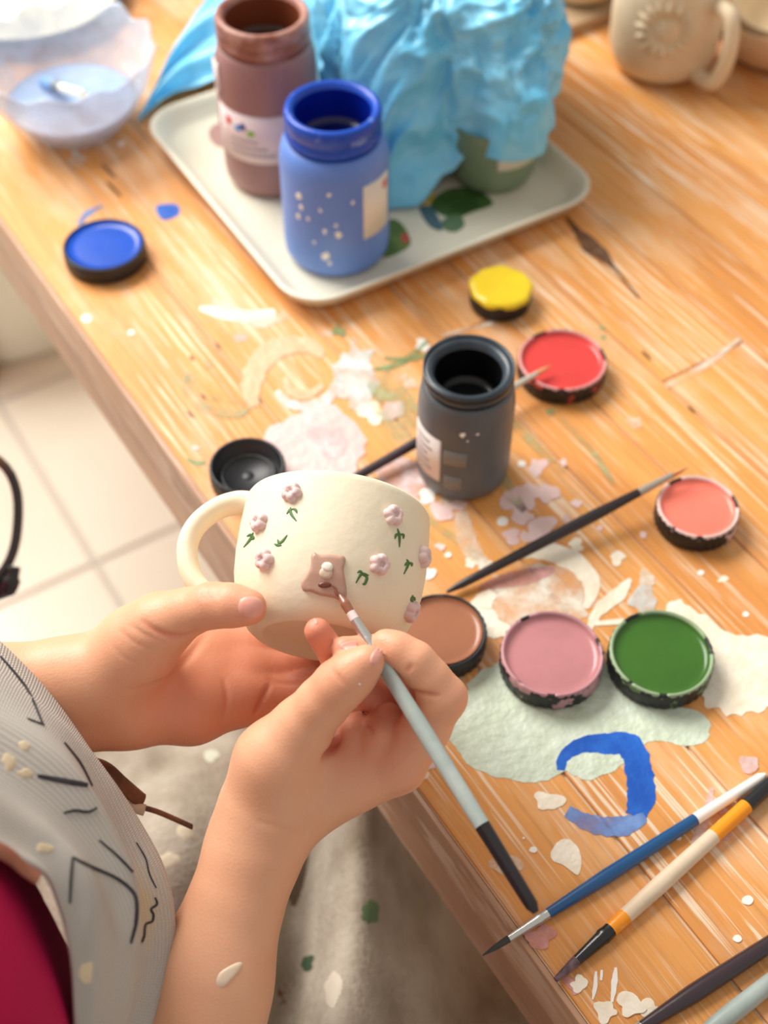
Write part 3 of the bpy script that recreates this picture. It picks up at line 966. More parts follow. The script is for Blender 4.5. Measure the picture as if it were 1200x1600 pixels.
# ---- scalloped glass bowl with water and a brush in it
gl = mat('bowl_glass', (216, 228, 244), 0.08, alpha=(0.3, 0.62), nscale=45, lo=0.35, hi=0.7)
wat = mat('bowl_water', (176, 204, 240), 0.12, (200, 218, 244), nscale=14, alpha=(0.55, 0.8))
g0 = P(120, 196, 0.7505)
bowl = thing('glass_bowl', 'clear scalloped glass bowl of bluish rinse water', 'bowl', (g0[0], g0[1], 0.7505))
Rb = 0.064
prof = [(0.0001, 0.0), (0.030, 0.0), (0.034, 0.003), (0.046, 0.016), (0.057, 0.034), (Rb, 0.058), (Rb - 0.001, 0.0595), (Rb - 0.003, 0.058), (0.054, 0.034), (0.043, 0.017), (0.031, 0.006), (0.0001, 0.004)]
def scal(a, r, z, j):
    s = max(0, (z - 0.02) / 0.04)
    c = 0.5 + 0.5 * math.cos(12 * a)
    return r * (1 + 0.05 * s * c), z + 0.006 * s * s * c
V, F = lathe(prof, 144, (0, 0, 0), None, scal)
obj('bowl_body', V, F, gl, bowl, local=True)
V, F = lathe([(0.0001, 0.0052), (0.0305, 0.0068), (0.0425, 0.0175), (0.0462, 0.0225), (0.0440, 0.0228), (0.0001, 0.0228)], 72)
obj('water', V, F, wat, bowl, local=True)

def brush(tip, end, segs, label, group=None, name='paint_brush', up=(0, 0, 1)):
    """segs: (part name, t0, t1, [(t, r)...], material)"""
    tip = np.array(tip); end = np.array(end)
    root = thing(name, label, 'brush', tuple(tip if tip[2] < end[2] else end), group)
    for (pn, t0, t1, rad, m, lab) in segs:
        ts = np.linspace(t0, t1, 14)
        rs = [float(np.interp(t, [q[0] for q in rad], [q[1] for q in rad])) for t in ts]
        V, F = tube([tip + (end - tip) * t for t in ts], rs, 14, nrm=up)
        o = obj(pn, V, F, m, root)
        auto_smooth(o, 50)
        if lab:
            o['label'] = lab
    return root
silver = mat('ferrule_metal', (206, 204, 196), 0.25, metal=0.9)
def stdsegs(hm, bm_, fm, tb=0.05, tf=0.2, rmax=0.0033, rend=0.0016, rf=0.0022, rtip=0.0003, bands=()):
    prof = [(tf, rf), (tf + 0.02, rf * 1.05), (tf + 0.2, rmax), (0.62, rmax * 0.9), (0.985, rend), (1.0, rend * 0.4)]
    S = [('bristles', 0.0, tb, [(0, rtip), (tb * 0.5, rf * 0.55), (tb, rf * 0.72)], bm_, None),
         ('ferrule', tb, tf, [(tb, rf * 0.7), (tf - 0.035, rf * 0.98), (tf - 0.03, rf * 1.12), (tf - 0.022, rf * 0.98), (tf - 0.016, rf * 1.12), (tf - 0.01, rf), (tf, rf)], fm, None)]
    cuts = [tf] + [b[0] for b in bands] + [1.0]
    ms = [hm] + [b[1] for b in bands]
    for i in range(len(ms)):
        a, b = cuts[i], cuts[i + 1]
        pts = [(t, float(np.interp(t, [q[0] for q in prof], [q[1] for q in prof]))) for t in np.linspace(a, b, 14)]
        S.append(('handle' if i == 0 else 'handle_band', a, b, pts, ms[i], None))
    return S
tz = 0.7507
# blue handled brush with white end, bristles over the table edge
navy = mat('handle_blue', (14, 78, 130), 0.25, coat=0.4)
brush(P(754, 1493, tz + 0.001), P(1196, 1210, tz + 0.0034), stdsegs(navy, mat('bristle_dark', (60, 58, 52), 0.6), silver, 0.085, 0.215, 0.0035, 0.0024, 0.0024, bands=[(0.735, mat('handle_white', (240, 236, 226), 0.35))]),
      'blue handled brush with white end lying across table corner')
orng = mat('handle_orange', (246, 152, 24), 0.3, (232, 204, 168), nscale=70, lo=0.60, hi=0.64)
ory = mat('handle_beige', (224, 204, 176), 0.45, (214, 190, 160), nscale=50)
blk = mat('handle_black', (26, 24, 26), 0.25, coat=0.4)
brush(P(868, 1531, tz + 0.0018), P(1262, 1172, tz + 0.0042),
      stdsegs(orng, mat('bristle_pinkish', (120, 92, 96), 0.6, (60, 50, 54), nscale=200), mat('ferrule_black', (24, 24, 24), 0.25, (200, 190, 186), nscale=90, lo=0.66, hi=0.7, coat=0.3), 0.075, 0.20, 0.0041, 0.0036, 0.0034, 0.0012,
              bands=[(0.255, ory), (0.60, orng), (0.735, blk)]), 'orange and beige brush with black ferrule and black end')
brush(P(930, 1652, tz + 0.001), P(1330, 1392, tz + 0.0040), stdsegs(mat('handle_plum', (52, 34, 40), 0.25, coat=0.5), mat('bristle_tan', (150, 110, 70), 0.6), silver, 0.06, 0.17, 0.0042, 0.0026, 0.0026),
      'dark plum handled brush at the lower right corner')
brush(P(990, 1705, tz + 0.001), P(1330, 1435, tz + 0.004), stdsegs(mat('handle_greygreen', (150, 162, 156), 0.35, (166, 176, 170), nscale=40), mat('bristle_tan', (150, 110, 70), 0.6), silver, 0.06, 0.2, 0.0044, 0.0026, 0.0026),
      'pale grey green brush beside the dark plum one')
darkh = mat('handle_dark', (38, 28, 28), 0.3, coat=0.3)
brist_o = mat('bristle_orange', (206, 128, 64), 0.55, (226, 170, 120), nscale=90)
brush(P(1076, 729, 0.770), P(698, 925, tz + 0.003), stdsegs(darkh, brist_o, mat('ferrule_dull', (176, 166, 150), 0.35, metal=0.5), 0.07, 0.215, 0.0034, 0.0022, 0.0024),
      'black handled brush resting its bristles on the coral lid')
brush(P(861, 571, 0.766), P(470, 795, tz + 0.003), stdsegs(mat('handle_mauve_black', (52, 42, 46), 0.3, (76, 62, 66), nscale=20), brist_o, mat('ferrule_pale', (206, 196, 180), 0.35, metal=0.4), 0.06, 0.2, 0.0032, 0.0024, 0.0023),
      'dark brush behind the black jar with bristles in red lid')
bw = np.array([g0[0], g0[1], 0.7505])
brush(bw + np.array([-0.022, 0.016, 0.026]), bw + np.array([0.016, -0.026, 0.043]), [('bristles', 0, 0.3, [(0, 0.004), (0.3, 0.005)], mat('bristle_blue', (120, 160, 210), 0.5), None),
      ('ferrule', 0.3, 0.45, [(0.3, 0.005), (0.45, 0.003)], mat('ferrule_grey', (120, 130, 140), 0.4), None), ('handle', 0.45, 1.0, [(0.45, 0.003), (1, 0.0032)], mat('handle_cream', (244, 238, 214), 0.4), None)],
      'short white handled brush soaking in the glass bowl')
# pink handle behind the brown jar
pk = [P(452, 110, TRZ + 0.004), Q(441, 40, 1.01), Q(434, -30, 0.99)]
V, F = tube(catmull(pk, 6), [0.0055] * 13, 12)
pb = obj('pink_handle', V, F, mat('pink_plastic', (238, 170, 190), 0.4))
tag(pb, 'pink plastic handle sticking up behind the brown jar', 'handle')

# ---- background ceramics, top right
bisque = mat('bisque_clay', (226, 206, 174), 0.75, (218, 196, 162), nscale=30, bump=0.15, bscale=120)
bis2 = mat('bisque_clay_warm', (212, 178, 142), 0.75, (204, 168, 130), nscale=30)
m0 = P(1030, 100, 0.7505)
dm = thing('daisy_mug', 'unglazed cream mug embossed with a large daisy', 'mug', (m0[0], m0[1], 0.7505))
RM = 0.042
V, F = lathe([(0.0001, 0.002), (0.022, 0.002), (0.024, 0), (0.030, 0.001), (0.037, 0.008), (0.041, 0.02), (RM, 0.045), (RM, 0.082), (RM - 0.001, 0.0835), (RM - 0.003, 0.082), (RM - 0.0035, 0.045), (0.036, 0.02), (0.028, 0.008), (0.0001, 0.006)], 72)
obj('mug_body', V, F, bisque, dm, local=True)
hp = catmull([(0.024, -0.031, 0.068), (0.034, -0.046, 0.067), (0.037, -0.052, 0.050), (0.036, -0.051, 0.028), (0.031, -0.045, 0.012), (0.022, -0.030, 0.010)], 6)
V, F = tube(hp, 0.0058, 12)
obj('handle', V, F, bisque, dm, local=True)
def on_cyl(ang, z, R):
    return np.array([R * math.cos(ang), R * math.sin(ang), z])
fa, fz = math.radians(-102), 0.052
for k in range(16):
    t = 2 * math.pi * k / 16
    V, F = [], []
    for s in np.linspace(0, 1, 7):
        for q in np.linspace(-1, 1, 5):
            d = 0.0100 + 0.0150 * s
            wd = 0.0030 * math.sin(math.pi * min(0.98, max(0.06, s ** 0.8)))
            x = d * math.cos(t) - q * wd * math.sin(t)
            z = d * math.sin(t) + q * wd * math.cos(t)
            V.append(on_cyl(fa + x / RM, fz + z, RM - 0.0004 + 0.0040 * (1 - q * q) * math.sin(math.pi * min(0.97, max(0.03, s)))))
    F = [(i * 5 + j, i * 5 + j + 1, i * 5 + j + 6, i * 5 + j + 5) for i in range(6) for j in range(4)]
    obj('petal', V, F, bisque, dm, local=True)
V = [on_cyl(fa, fz, RM + 0.002)]
for r in range(1, 4):
    for i in range(18):
        t = 2 * math.pi * i / 18
        V.append(on_cyl(fa + 0.0095 * r / 3 * math.cos(t) / RM, fz + 0.0095 * r / 3 * math.sin(t), RM + 0.002 * (1 - (r / 3) ** 3) - (0.0003 if r == 3 else 0)))
F = [(0, 1 + i, 1 + (i + 1) % 18) for i in range(18)] + [(1 + r * 18 + i, 1 + r * 18 + (i + 1) % 18, 19 + r * 18 + (i + 1) % 18, 19 + r * 18 + i) for r in range(2) for i in range(18)]
obj('flower_centre', V, F, bisque, dm, local=True)
b0 = P(1202, 82, 0.7505)
V, F = lathe([(0.0001, 0.002), (0.022, 0), (0.028, 0.001), (0.040, 0.010), (0.047, 0.024), (0.050, 0.038), (0.049, 0.0395), (0.047, 0.038), (0.044, 0.025), (0.036, 0.012), (0.0001, 0.008)], 64)
bo = obj('clay_bowl', V, F, bis2, local=True); bo.location = (b0[0], b0[1], 0.7505)
tag(bo, 'shallow unglazed clay bowl holding a smaller one', 'bowl')
V, F = lathe([(0.0001, 0.0), (0.016, 0), (0.028, 0.008), (0.036, 0.022), (0.040, 0.042), (0.039, 0.0435), (0.037, 0.042), (0.033, 0.023), (0.025, 0.011), (0.0001, 0.006)], 64, M=np.array(Matrix.Rotation(math.radians(-14), 3, 'Y') @ Matrix.Rotation(math.radians(16), 3, 'X')))
bo = obj('clay_bowl', V, F, bisque, local=True); bo.location = (b0[0] + 0.010, b0[1] + 0.008, 0.7640)
tag(bo, 'smaller pale clay bowl tilted inside the shallow bowl', 'bowl')
# ware board behind the bag with another cup on it
c0, c1 = P(866, 66, 0.7505), P(952, 36, 0.7505)
dv = (c1 - c0); dv[2] = 0; dv /= np.linalg.norm(dv); nv = np.array([-dv[1], dv[0], 0])
V, F = box(-0.004, 0.20, 0, 0.20, 0, 0.009, 0.001)
V = [c0 + dv * v[0] + nv * v[1] + np.array([0, 0, v[2]]) for v in V]
wbd = obj('ware_board', V, F, mat('hardboard', (176, 148, 116), 0.7, (164, 136, 104), nscale=18), smooth=False)
tag(wbd, 'thin brown hardboard panel behind the plastic bag', 'board')
k0 = P(905, -14, 0.7600)
V, F = lathe([(0.0001, 0.001), (0.022, 0), (0.028, 0.004), (0.033, 0.02), (0.034, 0.06), (0.033, 0.0615), (0.031, 0.06), (0.030, 0.02), (0.0001, 0.005)], 56)
ck = thing('clay_cup', 'pale clay cup standing on the hardboard panel', 'cup', (k0[0], k0[1], 0.7600))
obj('cup_body', V, F, bisque, ck, local=True)
V, F = tube(catmull([(0.032, -0.004, 0.048), (0.048, -0.008, 0.046), (0.052, -0.009, 0.030), (0.046, -0.008, 0.014), (0.032, -0.004, 0.012)], 6), 0.005, 12)
obj('handle', V, F, bisque, ck, local=True)
# pale dish with wire basket rim, top left
d0 = P(45, 10, 0.7505)
ds = thing('wire_basket', 'cream dish in a dark scalloped wire basket at top left', 'basket', (d0[0], d0[1], 0.7505))
V, F = lathe([(0.0001, 0.001), (0.05, 0.001), (0.065, 0.006), (0.075, 0.014), (0.0745, 0.0155), (0.064, 0.0085), (0.05, 0.004), (0.0001, 0.004)], 72)
obj('dish', V, F, mat('cream_glaze', (246, 238, 210), 0.3), ds, local=True)
wire = mat('dark_wire', (84, 78, 74), 0.4, metal=0.6)
for k in range(16):
    a0 = 2 * math.pi * k / 16
    pts = []
    for s in np.linspace(0, 2 * math.pi, 21):
        a = a0 + 0.21 * math.sin(s) * 1.0
        rr = 0.077 + 0.012 * (0.5 - 0.5 * math.cos(s))
        pts.append((rr * math.cos(a), rr * math.sin(a), 0.012 + 0.010 * (0.5 - 0.5 * math.cos(s))))
    V, F = tube(pts, 0.0014, 8, cap=False)
    obj('wire_loop', V, F, wire, ds, local=True)
V, F = tube([(0.077 * math.cos(t), 0.077 * math.sin(t), 0.0125) for t in np.linspace(0, 2 * math.pi, 65)], 0.0014, 8, cap=False)
obj('wire_ring', V, F, wire, ds, local=True)

# ---- white tub on the floor, left
s0 = P(10, 432, 0.0)
st = thing('floor_tub', 'round cream white tub standing on the floor beyond the table', 'tub', (s0[0], s0[1], 0.0))
stm = mat('tub_white', (246, 240, 222), 0.4)
V, F = lathe([(0.0001, 0.0), (0.185, 0.0), (0.195, 0.006), (0.200, 0.02), (0.214, 0.22), (0.222, 0.224), (0.222, 0.232), (0.210, 0.232), (0.196, 0.02), (0.0001, 0.008)], 80)
obj('tub_body', V, F, stm, st, local=True)
for sg in (-1, 1):
    V, F = tube(catmull([(0.05 * sg + 0.0, 0.216, 0.20), (0.04 * sg, 0.232, 0.205), (0.0, 0.24, 0.206), (-0.04 * sg, 0.232, 0.205), (-0.05 * sg, 0.216, 0.20)], 6), 0.006, 10)
    V = [(v[0], v[1] * sg, v[2]) for v in V]
    obj('handle', V, F, stm, st, local=True)

# ================================================================== MUG HELD IN THE HANDS
mb = Q(500, 1004, 0.575); mr = Q(529, 797, 0.600)
mu = mr - mb; MH = float(np.linalg.norm(mu)); mu /= MH
e1 = -RT - mu * (-RT @ mu); e1 /= np.linalg.norm(e1)
e2 = np.cross(mu, e1)
MM = np.stack([e1, e2, mu], axis=1)
mug_m = mat('mug_bisque', (238, 226, 198), 0.62, (233, 219, 190), nscale=18, bump=0.12, bscale=220)
mug = thing('painted_mug', 'cream mug with handle, pink clay flowers and a bear, held in hands', 'mug', tuple(mb))
K = MH / 0.062
outer = [(0.0001, 0.0046), (0.0215, 0.0046), (0.0236, 0.0040), (0.0248, 0.0006), (0.0266, 0.0), (0.0292, 0.0010), (0.0325, 0.0036), (0.0362, 0.0090), (0.0392, 0.0165), (0.0412, 0.0260), (0.0420, 0.0360), (0.0419, 0.0480), (0.0413, 0.0590 * K), (0.0410, MH - 0.0012), (0.0403, MH), (0.0393, MH - 0.0008),
         (0.0388, MH - 0.006), (0.0390, 0.040), (0.0380, 0.024), (0.0340, 0.013), (0.0260, 0.0085), (0.0001, 0.008)]
V, F = lathe(outer, 128, mb, MM)
mugV, mugF = V, F
obj('mug_body', V, F, mug_m, mug)
mbvh = bvh_of(V, F)
# handle: a loop in the plane of the mug's axis
hpl = [(398, 790), (372, 786), (340, 795), (308, 820), (293, 853), (297, 893), (318, 925), (352, 940), (385, 940)]
pn = np.cross(e1, mu)
pts = []
for (x, y) in hpl:
    d = ray(x, y)
    t = ((mb - CAM) @ pn) / (d @ pn)
    pts.append(CAM + d * t)
hp = catmull(pts, 8)
V, F = tube(hp, [0.0046 + 0.0014 * abs(2 * i / (len(hp) - 1) - 1) ** 3 for i in range(len(hp))], 20, flat=1.35, nrm=pn)
obj('handle', V, F, mug_m, mug)
# raised clay flowers
fl_m = mat('flower_pink', (228, 200, 194), 0.55, (220, 188, 184), nscale=90)
def flower(px, py, R, rot, th=0.0034):
    h = cast(mbvh, px, py)
    if h[0] is None:
        return
    n = h[1] if h[1].dot(Vector(CAM) - h[0]) > 0 else -h[1]
    u = n.orthogonal().normalized(); v = n.cross(u)
    N = 40
    prof = [(0.0, th * 0.62), (0.22, th * 0.66), (0.35, th * 0.95), (0.65, th), (0.88, th * 0.86), (1.0, th * 0.5), (1.0, -0.001)]
    V, F = [], []
    for (s, z) in prof:
        for i in range(N):
            a = 2 * math.pi * i / N
            pet = 0.74 + 0.26 * abs(math.cos(2.5 * a)) ** 0.7
            r = R * s * (pet if s > 0.3 else 1)
            V.append(h[0] + u * r * math.cos(a + rot) + v * r * math.sin(a + rot) + n * (z - r * r * 12))
    for k in range(len(prof) - 1):
        for i in range(N):
            F.append((k * N + i, k * N + (i + 1) % N, (k + 1) * N + (i + 1) % N, (k + 1) * N + i))
    obj('clay_flower', V, F, fl_m, mug)
for (x, y, R, rot) in [(457, 771, 0.0046, 0.2), (407, 817, 0.0046, 0.9), (415, 875, 0.0046, 0.4), (613, 806, 0.0047, 1.1), (592, 882, 0.0047, 0.6), (660, 870, 0.0050, 0.3), (641, 955, 0.0050, 0.8)]:
    flower(x, y, R, rot)
# painted green sprigs: each a few brush strokes
sp_m = mat('sprig_green', (78, 118, 58), 0.5, (64, 102, 48), nscale=60)
sprigs = [[[(454, 793), (455, 803), (463, 814)], [(448, 803), (453, 797), (457, 796)], [(457, 795), (462, 797), (464, 802)]],
          [[(396, 832), (391, 843), (381, 855)], [(386, 838), (391, 836), (396, 835)], [(392, 843), (396, 841), (395, 836)]],
          [[(449, 836), (441, 846), (431, 853)], [(429, 850), (434, 852), (440, 852)], [(434, 843), (436, 848), (438, 851)]],
          [[(576, 899), (565, 897), (556, 911)], [(558, 895), (563, 893), (568, 899)], [(566, 898), (573, 902), (570, 912), (566, 912)]],
          [[(621, 826), (624, 838), (624, 855)], [(617, 842), (619, 836), (624, 834)], [(624, 835), (630, 836), (630, 842)]],
          [[(635, 874), (638, 881), (631, 897)], [(632, 884), (636, 880), (641, 880)], [(638, 879), (643, 881), (643, 885)]],
          [[(645, 930), (643, 937), (646, 943)], [(644, 932), (647, 935), (648, 940)]]]
for sp in sprigs:
    parts = []
    for st_ in sp:
        q = ribbon_on(mbvh, st_, [1.8] + [4.6] * (len(st_) - 2) + [1.8], 0.0003, 8)
        if len(q[0]) > 4:
            parts.append(q)
    if parts:
        V, F = joinm(*parts)
        obj('painted_sprig', V, F, sp_m, mug)
# clay bear
def c6(pts):
    return [(460 + x / 4.0, 840 + y / 4.0) for x, y in pts]
bear_o = catmull(c6([(126, 96), (158, 112), (215, 110), (272, 116), (304, 120), (314, 150), (304, 200), (312, 262), (322, 330), (314, 380), (284, 388), (250, 372), (200, 362), (150, 352), (105, 334), (62, 328), (48, 285), (76, 240), (96, 205), (108, 165), (108, 120)]), 3, True)
bear_o = [np.array([508, 897]) + (np.array(p) - np.array([508, 897])) * 1.08 for p in bear_o]
V, F = star_decal(mbvh, bear_o, 0.0020, 9, -0.0006, sharp=14)
bear = obj('clay_bear', V, F, mat('bear_clay', (188, 148, 128), 0.4, (200, 164, 144), nscale=120, lo=0.5, hi=0.7, coat=0.15), mug)
bear['label'] = 'raised tan clay bear figure'
bV = [Vector(v) for v in V]
bbvh = bvh_of(V, F)
for (nm, cx, cy, rx, ry, th, c, rg) in [('muzzle', 196, 222, 45, 40, 0.0008, (214, 190, 164), 0.5), ('nose_patch', 205, 183, 38, 32, 0.0014, (246, 240, 222), 0.35), ('mouth_patch', 190, 296, 46, 21, 0.0009, (112, 62, 44), 0.25)]:
    el = c6([(cx + rx * math.cos(t), cy + ry * math.sin(t)) for t in np.linspace(0, 2 * math.pi, 25)[:-1]])
    q = star_decal(bbvh, el, th, 4, -0.0003)
    if q:
        obj(nm, q[0], q[1], mat('bear_' + nm, c, rg), bear)
q = ribbon_on(bbvh, c6([(238, 300), (256, 318), (262, 345), (280, 362), (300, 372)]), [3, 4, 5, 6, 7], 0.0010)
if len(q[0]) > 4:
    obj('wet_stroke', q[0], q[1], mat('wet_brown', (150, 92, 68), 0.15, coat=0.6), bear)

# ---- the brush held in the right hand
bt = np.array(cast(mbvh, 531, 930)[0]) + 0.0028 * (CAM - Q(531, 930, 0.55)) / 0.55
be = Q(838, 1426, 0.490)
brush(bt, be, [
    ('bristles', 0.0, 0.06, [(0, 0.0008), (0.03, 0.0021), (0.06, 0.0018)], mat('bristle_wet_brown', (146, 92, 68), 0.25, coat=0.5), None),
    ('paint_collar', 0.06, 0.085, [(0.06, 0.0019), (0.085, 0.0020)], mat('collar_pinkwhite', (226, 208, 204), 0.4), None),
    ('ferrule', 0.085, 0.19, [(0.085, 0.0021), (0.15, 0.0025), (0.155, 0.0028), (0.165, 0.0025), (0.17, 0.0028), (0.19, 0.0027)], silver, None),
    ('handle', 0.19, 0.745, [(0.19, 0.0027), (0.25, 0.0029), (0.45, 0.0034), (0.745, 0.0031)], mat('handle_sage', (158, 170, 164), 0.45, (176, 184, 178), nscale=60), None),
    ('handle_band', 0.745, 1.0, [(0.745, 0.0031), (0.97, 0.0026), (0.985, 0.0024), (1.0, 0.0012)], mat('handle_blackworn', (34, 30, 32), 0.3, (120, 110, 112), nscale=60, lo=0.62, hi=0.75), None)],
    'sage handled brush with black end held in the right hand')
HB = (bt, be)

# ================================================================== PERSON
def hand_mesh(h, arm, palm, fingers, kp=0.010, kf=0.007, kfin=0.0035, fk=None):
    allp = []
    for seg in arm + palm:
        allp += [seg[0], seg[2]]
    for fg in fingers:
        allp += [q[0] for q in fg]
    A = np.array(allp)
    G = Grid(A.min(axis=0) - 0.045, A.max(axis=0) + 0.045, h)
    base = G.empty()
    for (a, ra, b, rb) in arm:
        G.cone(base, a, ra, b, rb, 0.016)
    for (a, ra, b, rb) in palm:
        G.cone(base, a, ra, b, rb, kp)
    out = base.copy()
    for i, fg in enumerate(fingers):
        f = G.empty()
        for (a, ra), (b, rb) in zip(fg, fg[1:]):
            G.cone(f, a, ra, b, rb, kfin)
        out = np.minimum(out, smin(base, f, kf))
    return G.mesh(out)

def L3(t):
    return Q(*t)
MMR = 0.001
# --- left hand: palm up under the mug, thumb over its side
LA = [(L3((-480, 1180, 0.560)), 0.034, L3((-160, 1090, 0.568)), 0.0235), (L3((-480, 1230, 0.575)), 0.034, L3((-160, 1140, 0.580)), 0.023),
      (L3((-160, 1090, 0.568)), 0.0235, L3((110, 1062, 0.580)), 0.0165), (L3((-160, 1140, 0.580)), 0.023, L3((120, 1110, 0.588)), 0.0165)]
LP = [(L3((110, 1062, 0.580)), 0.0168, L3((175, 1060, 0.583)), 0.0170), (L3((120, 1110, 0.588)), 0.0165, L3((200, 1110, 0.592)), 0.0150),
      (L3((200, 1112, 0.592)), 0.0148, L3((300, 1108, 0.600)), 0.0140), (L3((300, 1108, 0.600)), 0.0140, L3((375, 1093, 0.606)), 0.0114), (L3((180, 1080, 0.592)), 0.0150, L3((390, 1058, 0.614)), 0.0110),
      (L3((180, 1060, 0.592)), 0.0150, L3((395, 1020, 0.626)), 0.0110), (L3((190, 1045, 0.594)), 0.0140, L3((385, 985, 0.636)), 0.0105),
      (L3((160, 1058, 0.580)), 0.0165, L3((215, 1008, 0.574)), 0.0155), (L3((215, 1008, 0.574)), 0.0155, L3((252, 976, 0.567)), 0.0128)]
LF = [[(L3((252, 976, 0.567)), 0.0125), (L3((292, 957, 0.560)), 0.0098), (L3((331, 946, 0.5535)), 0.0092), (L3((362, 946, 0.5495)), 0.0086), (L3((388, 949, 0.547)), 0.0076)],
      [(L3((375, 1092, 0.606)), 0.0112), (L3((430, 1086, 0.609)), 0.0090), (L3((478, 1078, 0.608)), 0.0086), (L3((530, 1066, 0.600)), 0.0080), (L3((572, 1052, 0.592)), 0.0070)],
      [(L3((390, 1058, 0.614)), 0.0110), (L3((440, 1056, 0.617)), 0.0094), (L3((505, 1046, 0.619)), 0.0090), (L3((560, 1028, 0.618)), 0.0084), (L3((610, 1008, 0.612)), 0.0072)],
      [(L3((395, 1020, 0.626)), 0.0110), (L3((460, 1012, 0.634)), 0.0094), (L3((530, 990, 0.644)), 0.0088), (L3((580, 960, 0.648)), 0.0074)],
      [(L3((385, 985, 0.636)), 0.0105), (L3((450, 965, 0.648)), 0.0092), (L3((520, 930, 0.656)), 0.0086), (L3((560, 900, 0.658)), 0.0074)]]
lv_, lf_ = hand_mesh(0.0011, LA, LP, LF)
# --- right hand: pencil grip on the brush
RA = [(L3((120, 2150, 0.500)), 0.040, L3((270, 1720, 0.535)), 0.030), (L3((270, 1720, 0.535)), 0.030, L3((322, 1550, 0.546)), 0.0232), (L3((322, 1550, 0.546)), 0.0232, L3((400, 1318, 0.556)), 0.0186)]
RP = [(L3((400, 1318, 0.556)), 0.0186, L3((440, 1262, 0.558)), 0.0175),
      (L3((440, 1258, 0.560)), 0.0172, L3((612, 1192, 0.556)), 0.0116), (L3((430, 1262, 0.572)), 0.0170, L3((622, 1196, 0.570)), 0.0112),
      (L3((430, 1255, 0.582)), 0.0150, L3((615, 1192, 0.586)), 0.0100), (L3((430, 1250, 0.590)), 0.0140, L3((600, 1180, 0.600)), 0.0095),
      (L3((410, 1250, 0.553)), 0.0165, L3((432, 1190, 0.548)), 0.0158), (L3((432, 1190, 0.548)), 0.0158, L3((472, 1136, 0.542)), 0.0120),
      (L3((500, 1206, 0.560)), 0.0120, L3((590, 1180, 0.558)), 0.0100)]
RF = [[(L3((472, 1136, 0.542)), 0.0120), (L3((504, 1099, 0.5355)), 0.0104), (L3((531, 1070, 0.5305)), 0.0101), (L3((553, 1052, 0.527)), 0.0090), (L3((573, 1035, 0.5245)), 0.0070)],
      [(L3((624, 1190, 0.552)), 0.0116), (L3((664, 1138, 0.544)), 0.0100), (L3((694, 1090, 0.5375)), 0.0088), (L3((672, 1060, 0.535)), 0.0078), (L3((648, 1034, 0.5335)), 0.0079), (L3((620, 1016, 0.5335)), 0.0070), (L3((602, 1006, 0.5345)), 0.0060)],
      [(L3((622, 1196, 0.568)), 0.0112), (L3((662, 1140, 0.562)), 0.0096), (L3((682, 1090, 0.557)), 0.0084), (L3((620, 1046, 0.547)), 0.0074), (L3((575, 1018, 0.5385)), 0.0064), (L3((538, 1014, 0.5335)), 0.0052)],
      [(L3((615, 1192, 0.584)), 0.0100), (L3((650, 1140, 0.577)), 0.0092), (L3((640, 1098, 0.570)), 0.0080), (L3((580, 1082, 0.559)), 0.0072), (L3((530, 1036, 0.5455)), 0.0064), (L3((496, 986, 0.5345)), 0.0054)],
      [(L3((600, 1180, 0.600)), 0.0095), (L3((625, 1140, 0.592)), 0.0082), (L3((600, 1112, 0.584)), 0.0074), (L3((560, 1120, 0.578)), 0.0066)],
      [(L3((545, 1190, 0.556)), 0.0098), (L3((556, 1150, 0.5555)), 0.0074), (L3((556, 1134, 0.5575)), 0.0058)],
      [(L3((590, 1190, 0.555)), 0.0100), (L3((600, 1148, 0.553)), 0.0098), (L3((606, 1128, 0.5545)), 0.0078)],
      [(L3((630, 1185, 0.553)), 0.0100), (L3((628, 1150, 0.553)), 0.0085)]]
rv_, rf_ = hand_mesh(0.0011, RA, RP, RF, kf=0.0045)
# --- torso core, upper arms, neck and head (mostly out of the picture)
TC = np.array([-0.235, 0.135])
def tpt(n, d, z):
    return np.array([TC[0] + EDN[0] * n + EDX[0] * d, TC[1] + EDN[1] * n + EDX[1] * d, z])
lsh, rsh = tpt(-0.03, -0.155, 1.03), tpt(-0.03, 0.155, 1.03)
G = Grid((-0.75, -0.35, 0.46), (0.02, 0.62, 1.46), 0.006)
f = G.empty()
Rt = np.stack([EDN, EDX, [0, 0, 1.0]], axis=1)
G.ell(f, tpt(0, 0, 0.88), (0.085, 0.125, 0.20), Rt, 0.03)
G.ell(f, tpt(-0.01, 0, 0.62), (0.095, 0.135, 0.13), Rt, 0.05)
G.cone(f, lsh, 0.045, rsh, 0.045, 0.05)
G.cone(f, lsh, 0.042, L3((-480, 1200, 0.567)), 0.033, 0.02)
G.cone(f, rsh, 0.042, L3((120, 2150, 0.500)), 0.036, 0.02)
hd = tpt(0.02, 0, 1.27)
G.cone(f, tpt(-0.02, 0, 1.02), 0.048, tpt(0.0, 0, 1.18), 0.042, 0.03)
G.ell(f, hd, (0.088, 0.072, 0.105), Rt, 0.02)
G.cone(f, tpt(0.07, 0, 1.21), 0.030, tpt(0.05, 0, 1.25), 0.045, 0.03)
G.cone(f, tpt(0.108, 0, 1.265), 0.009, tpt(0.102, 0, 1.295), 0.006, 0.01)
for s in (-1, 1):
    G.ell(f, tpt(0.015, 0.073 * s, 1.265), (0.016, 0.007, 0.028), Rt, 0.006)
    G.cone(f, tpt(0.092, 0.016 * s, 1.222), 0.006, tpt(0.095, 0, 1.222), 0.006, 0.004)
bv_, bf_ = G.mesh(f)
V = np.concatenate([lv_, rv_, bv_])
F = np.concatenate([lf_, rf_ + len(lv_), bf_ + len(lv_) + len(rv_)])
nL, nR = len(lv_), len(rv_)

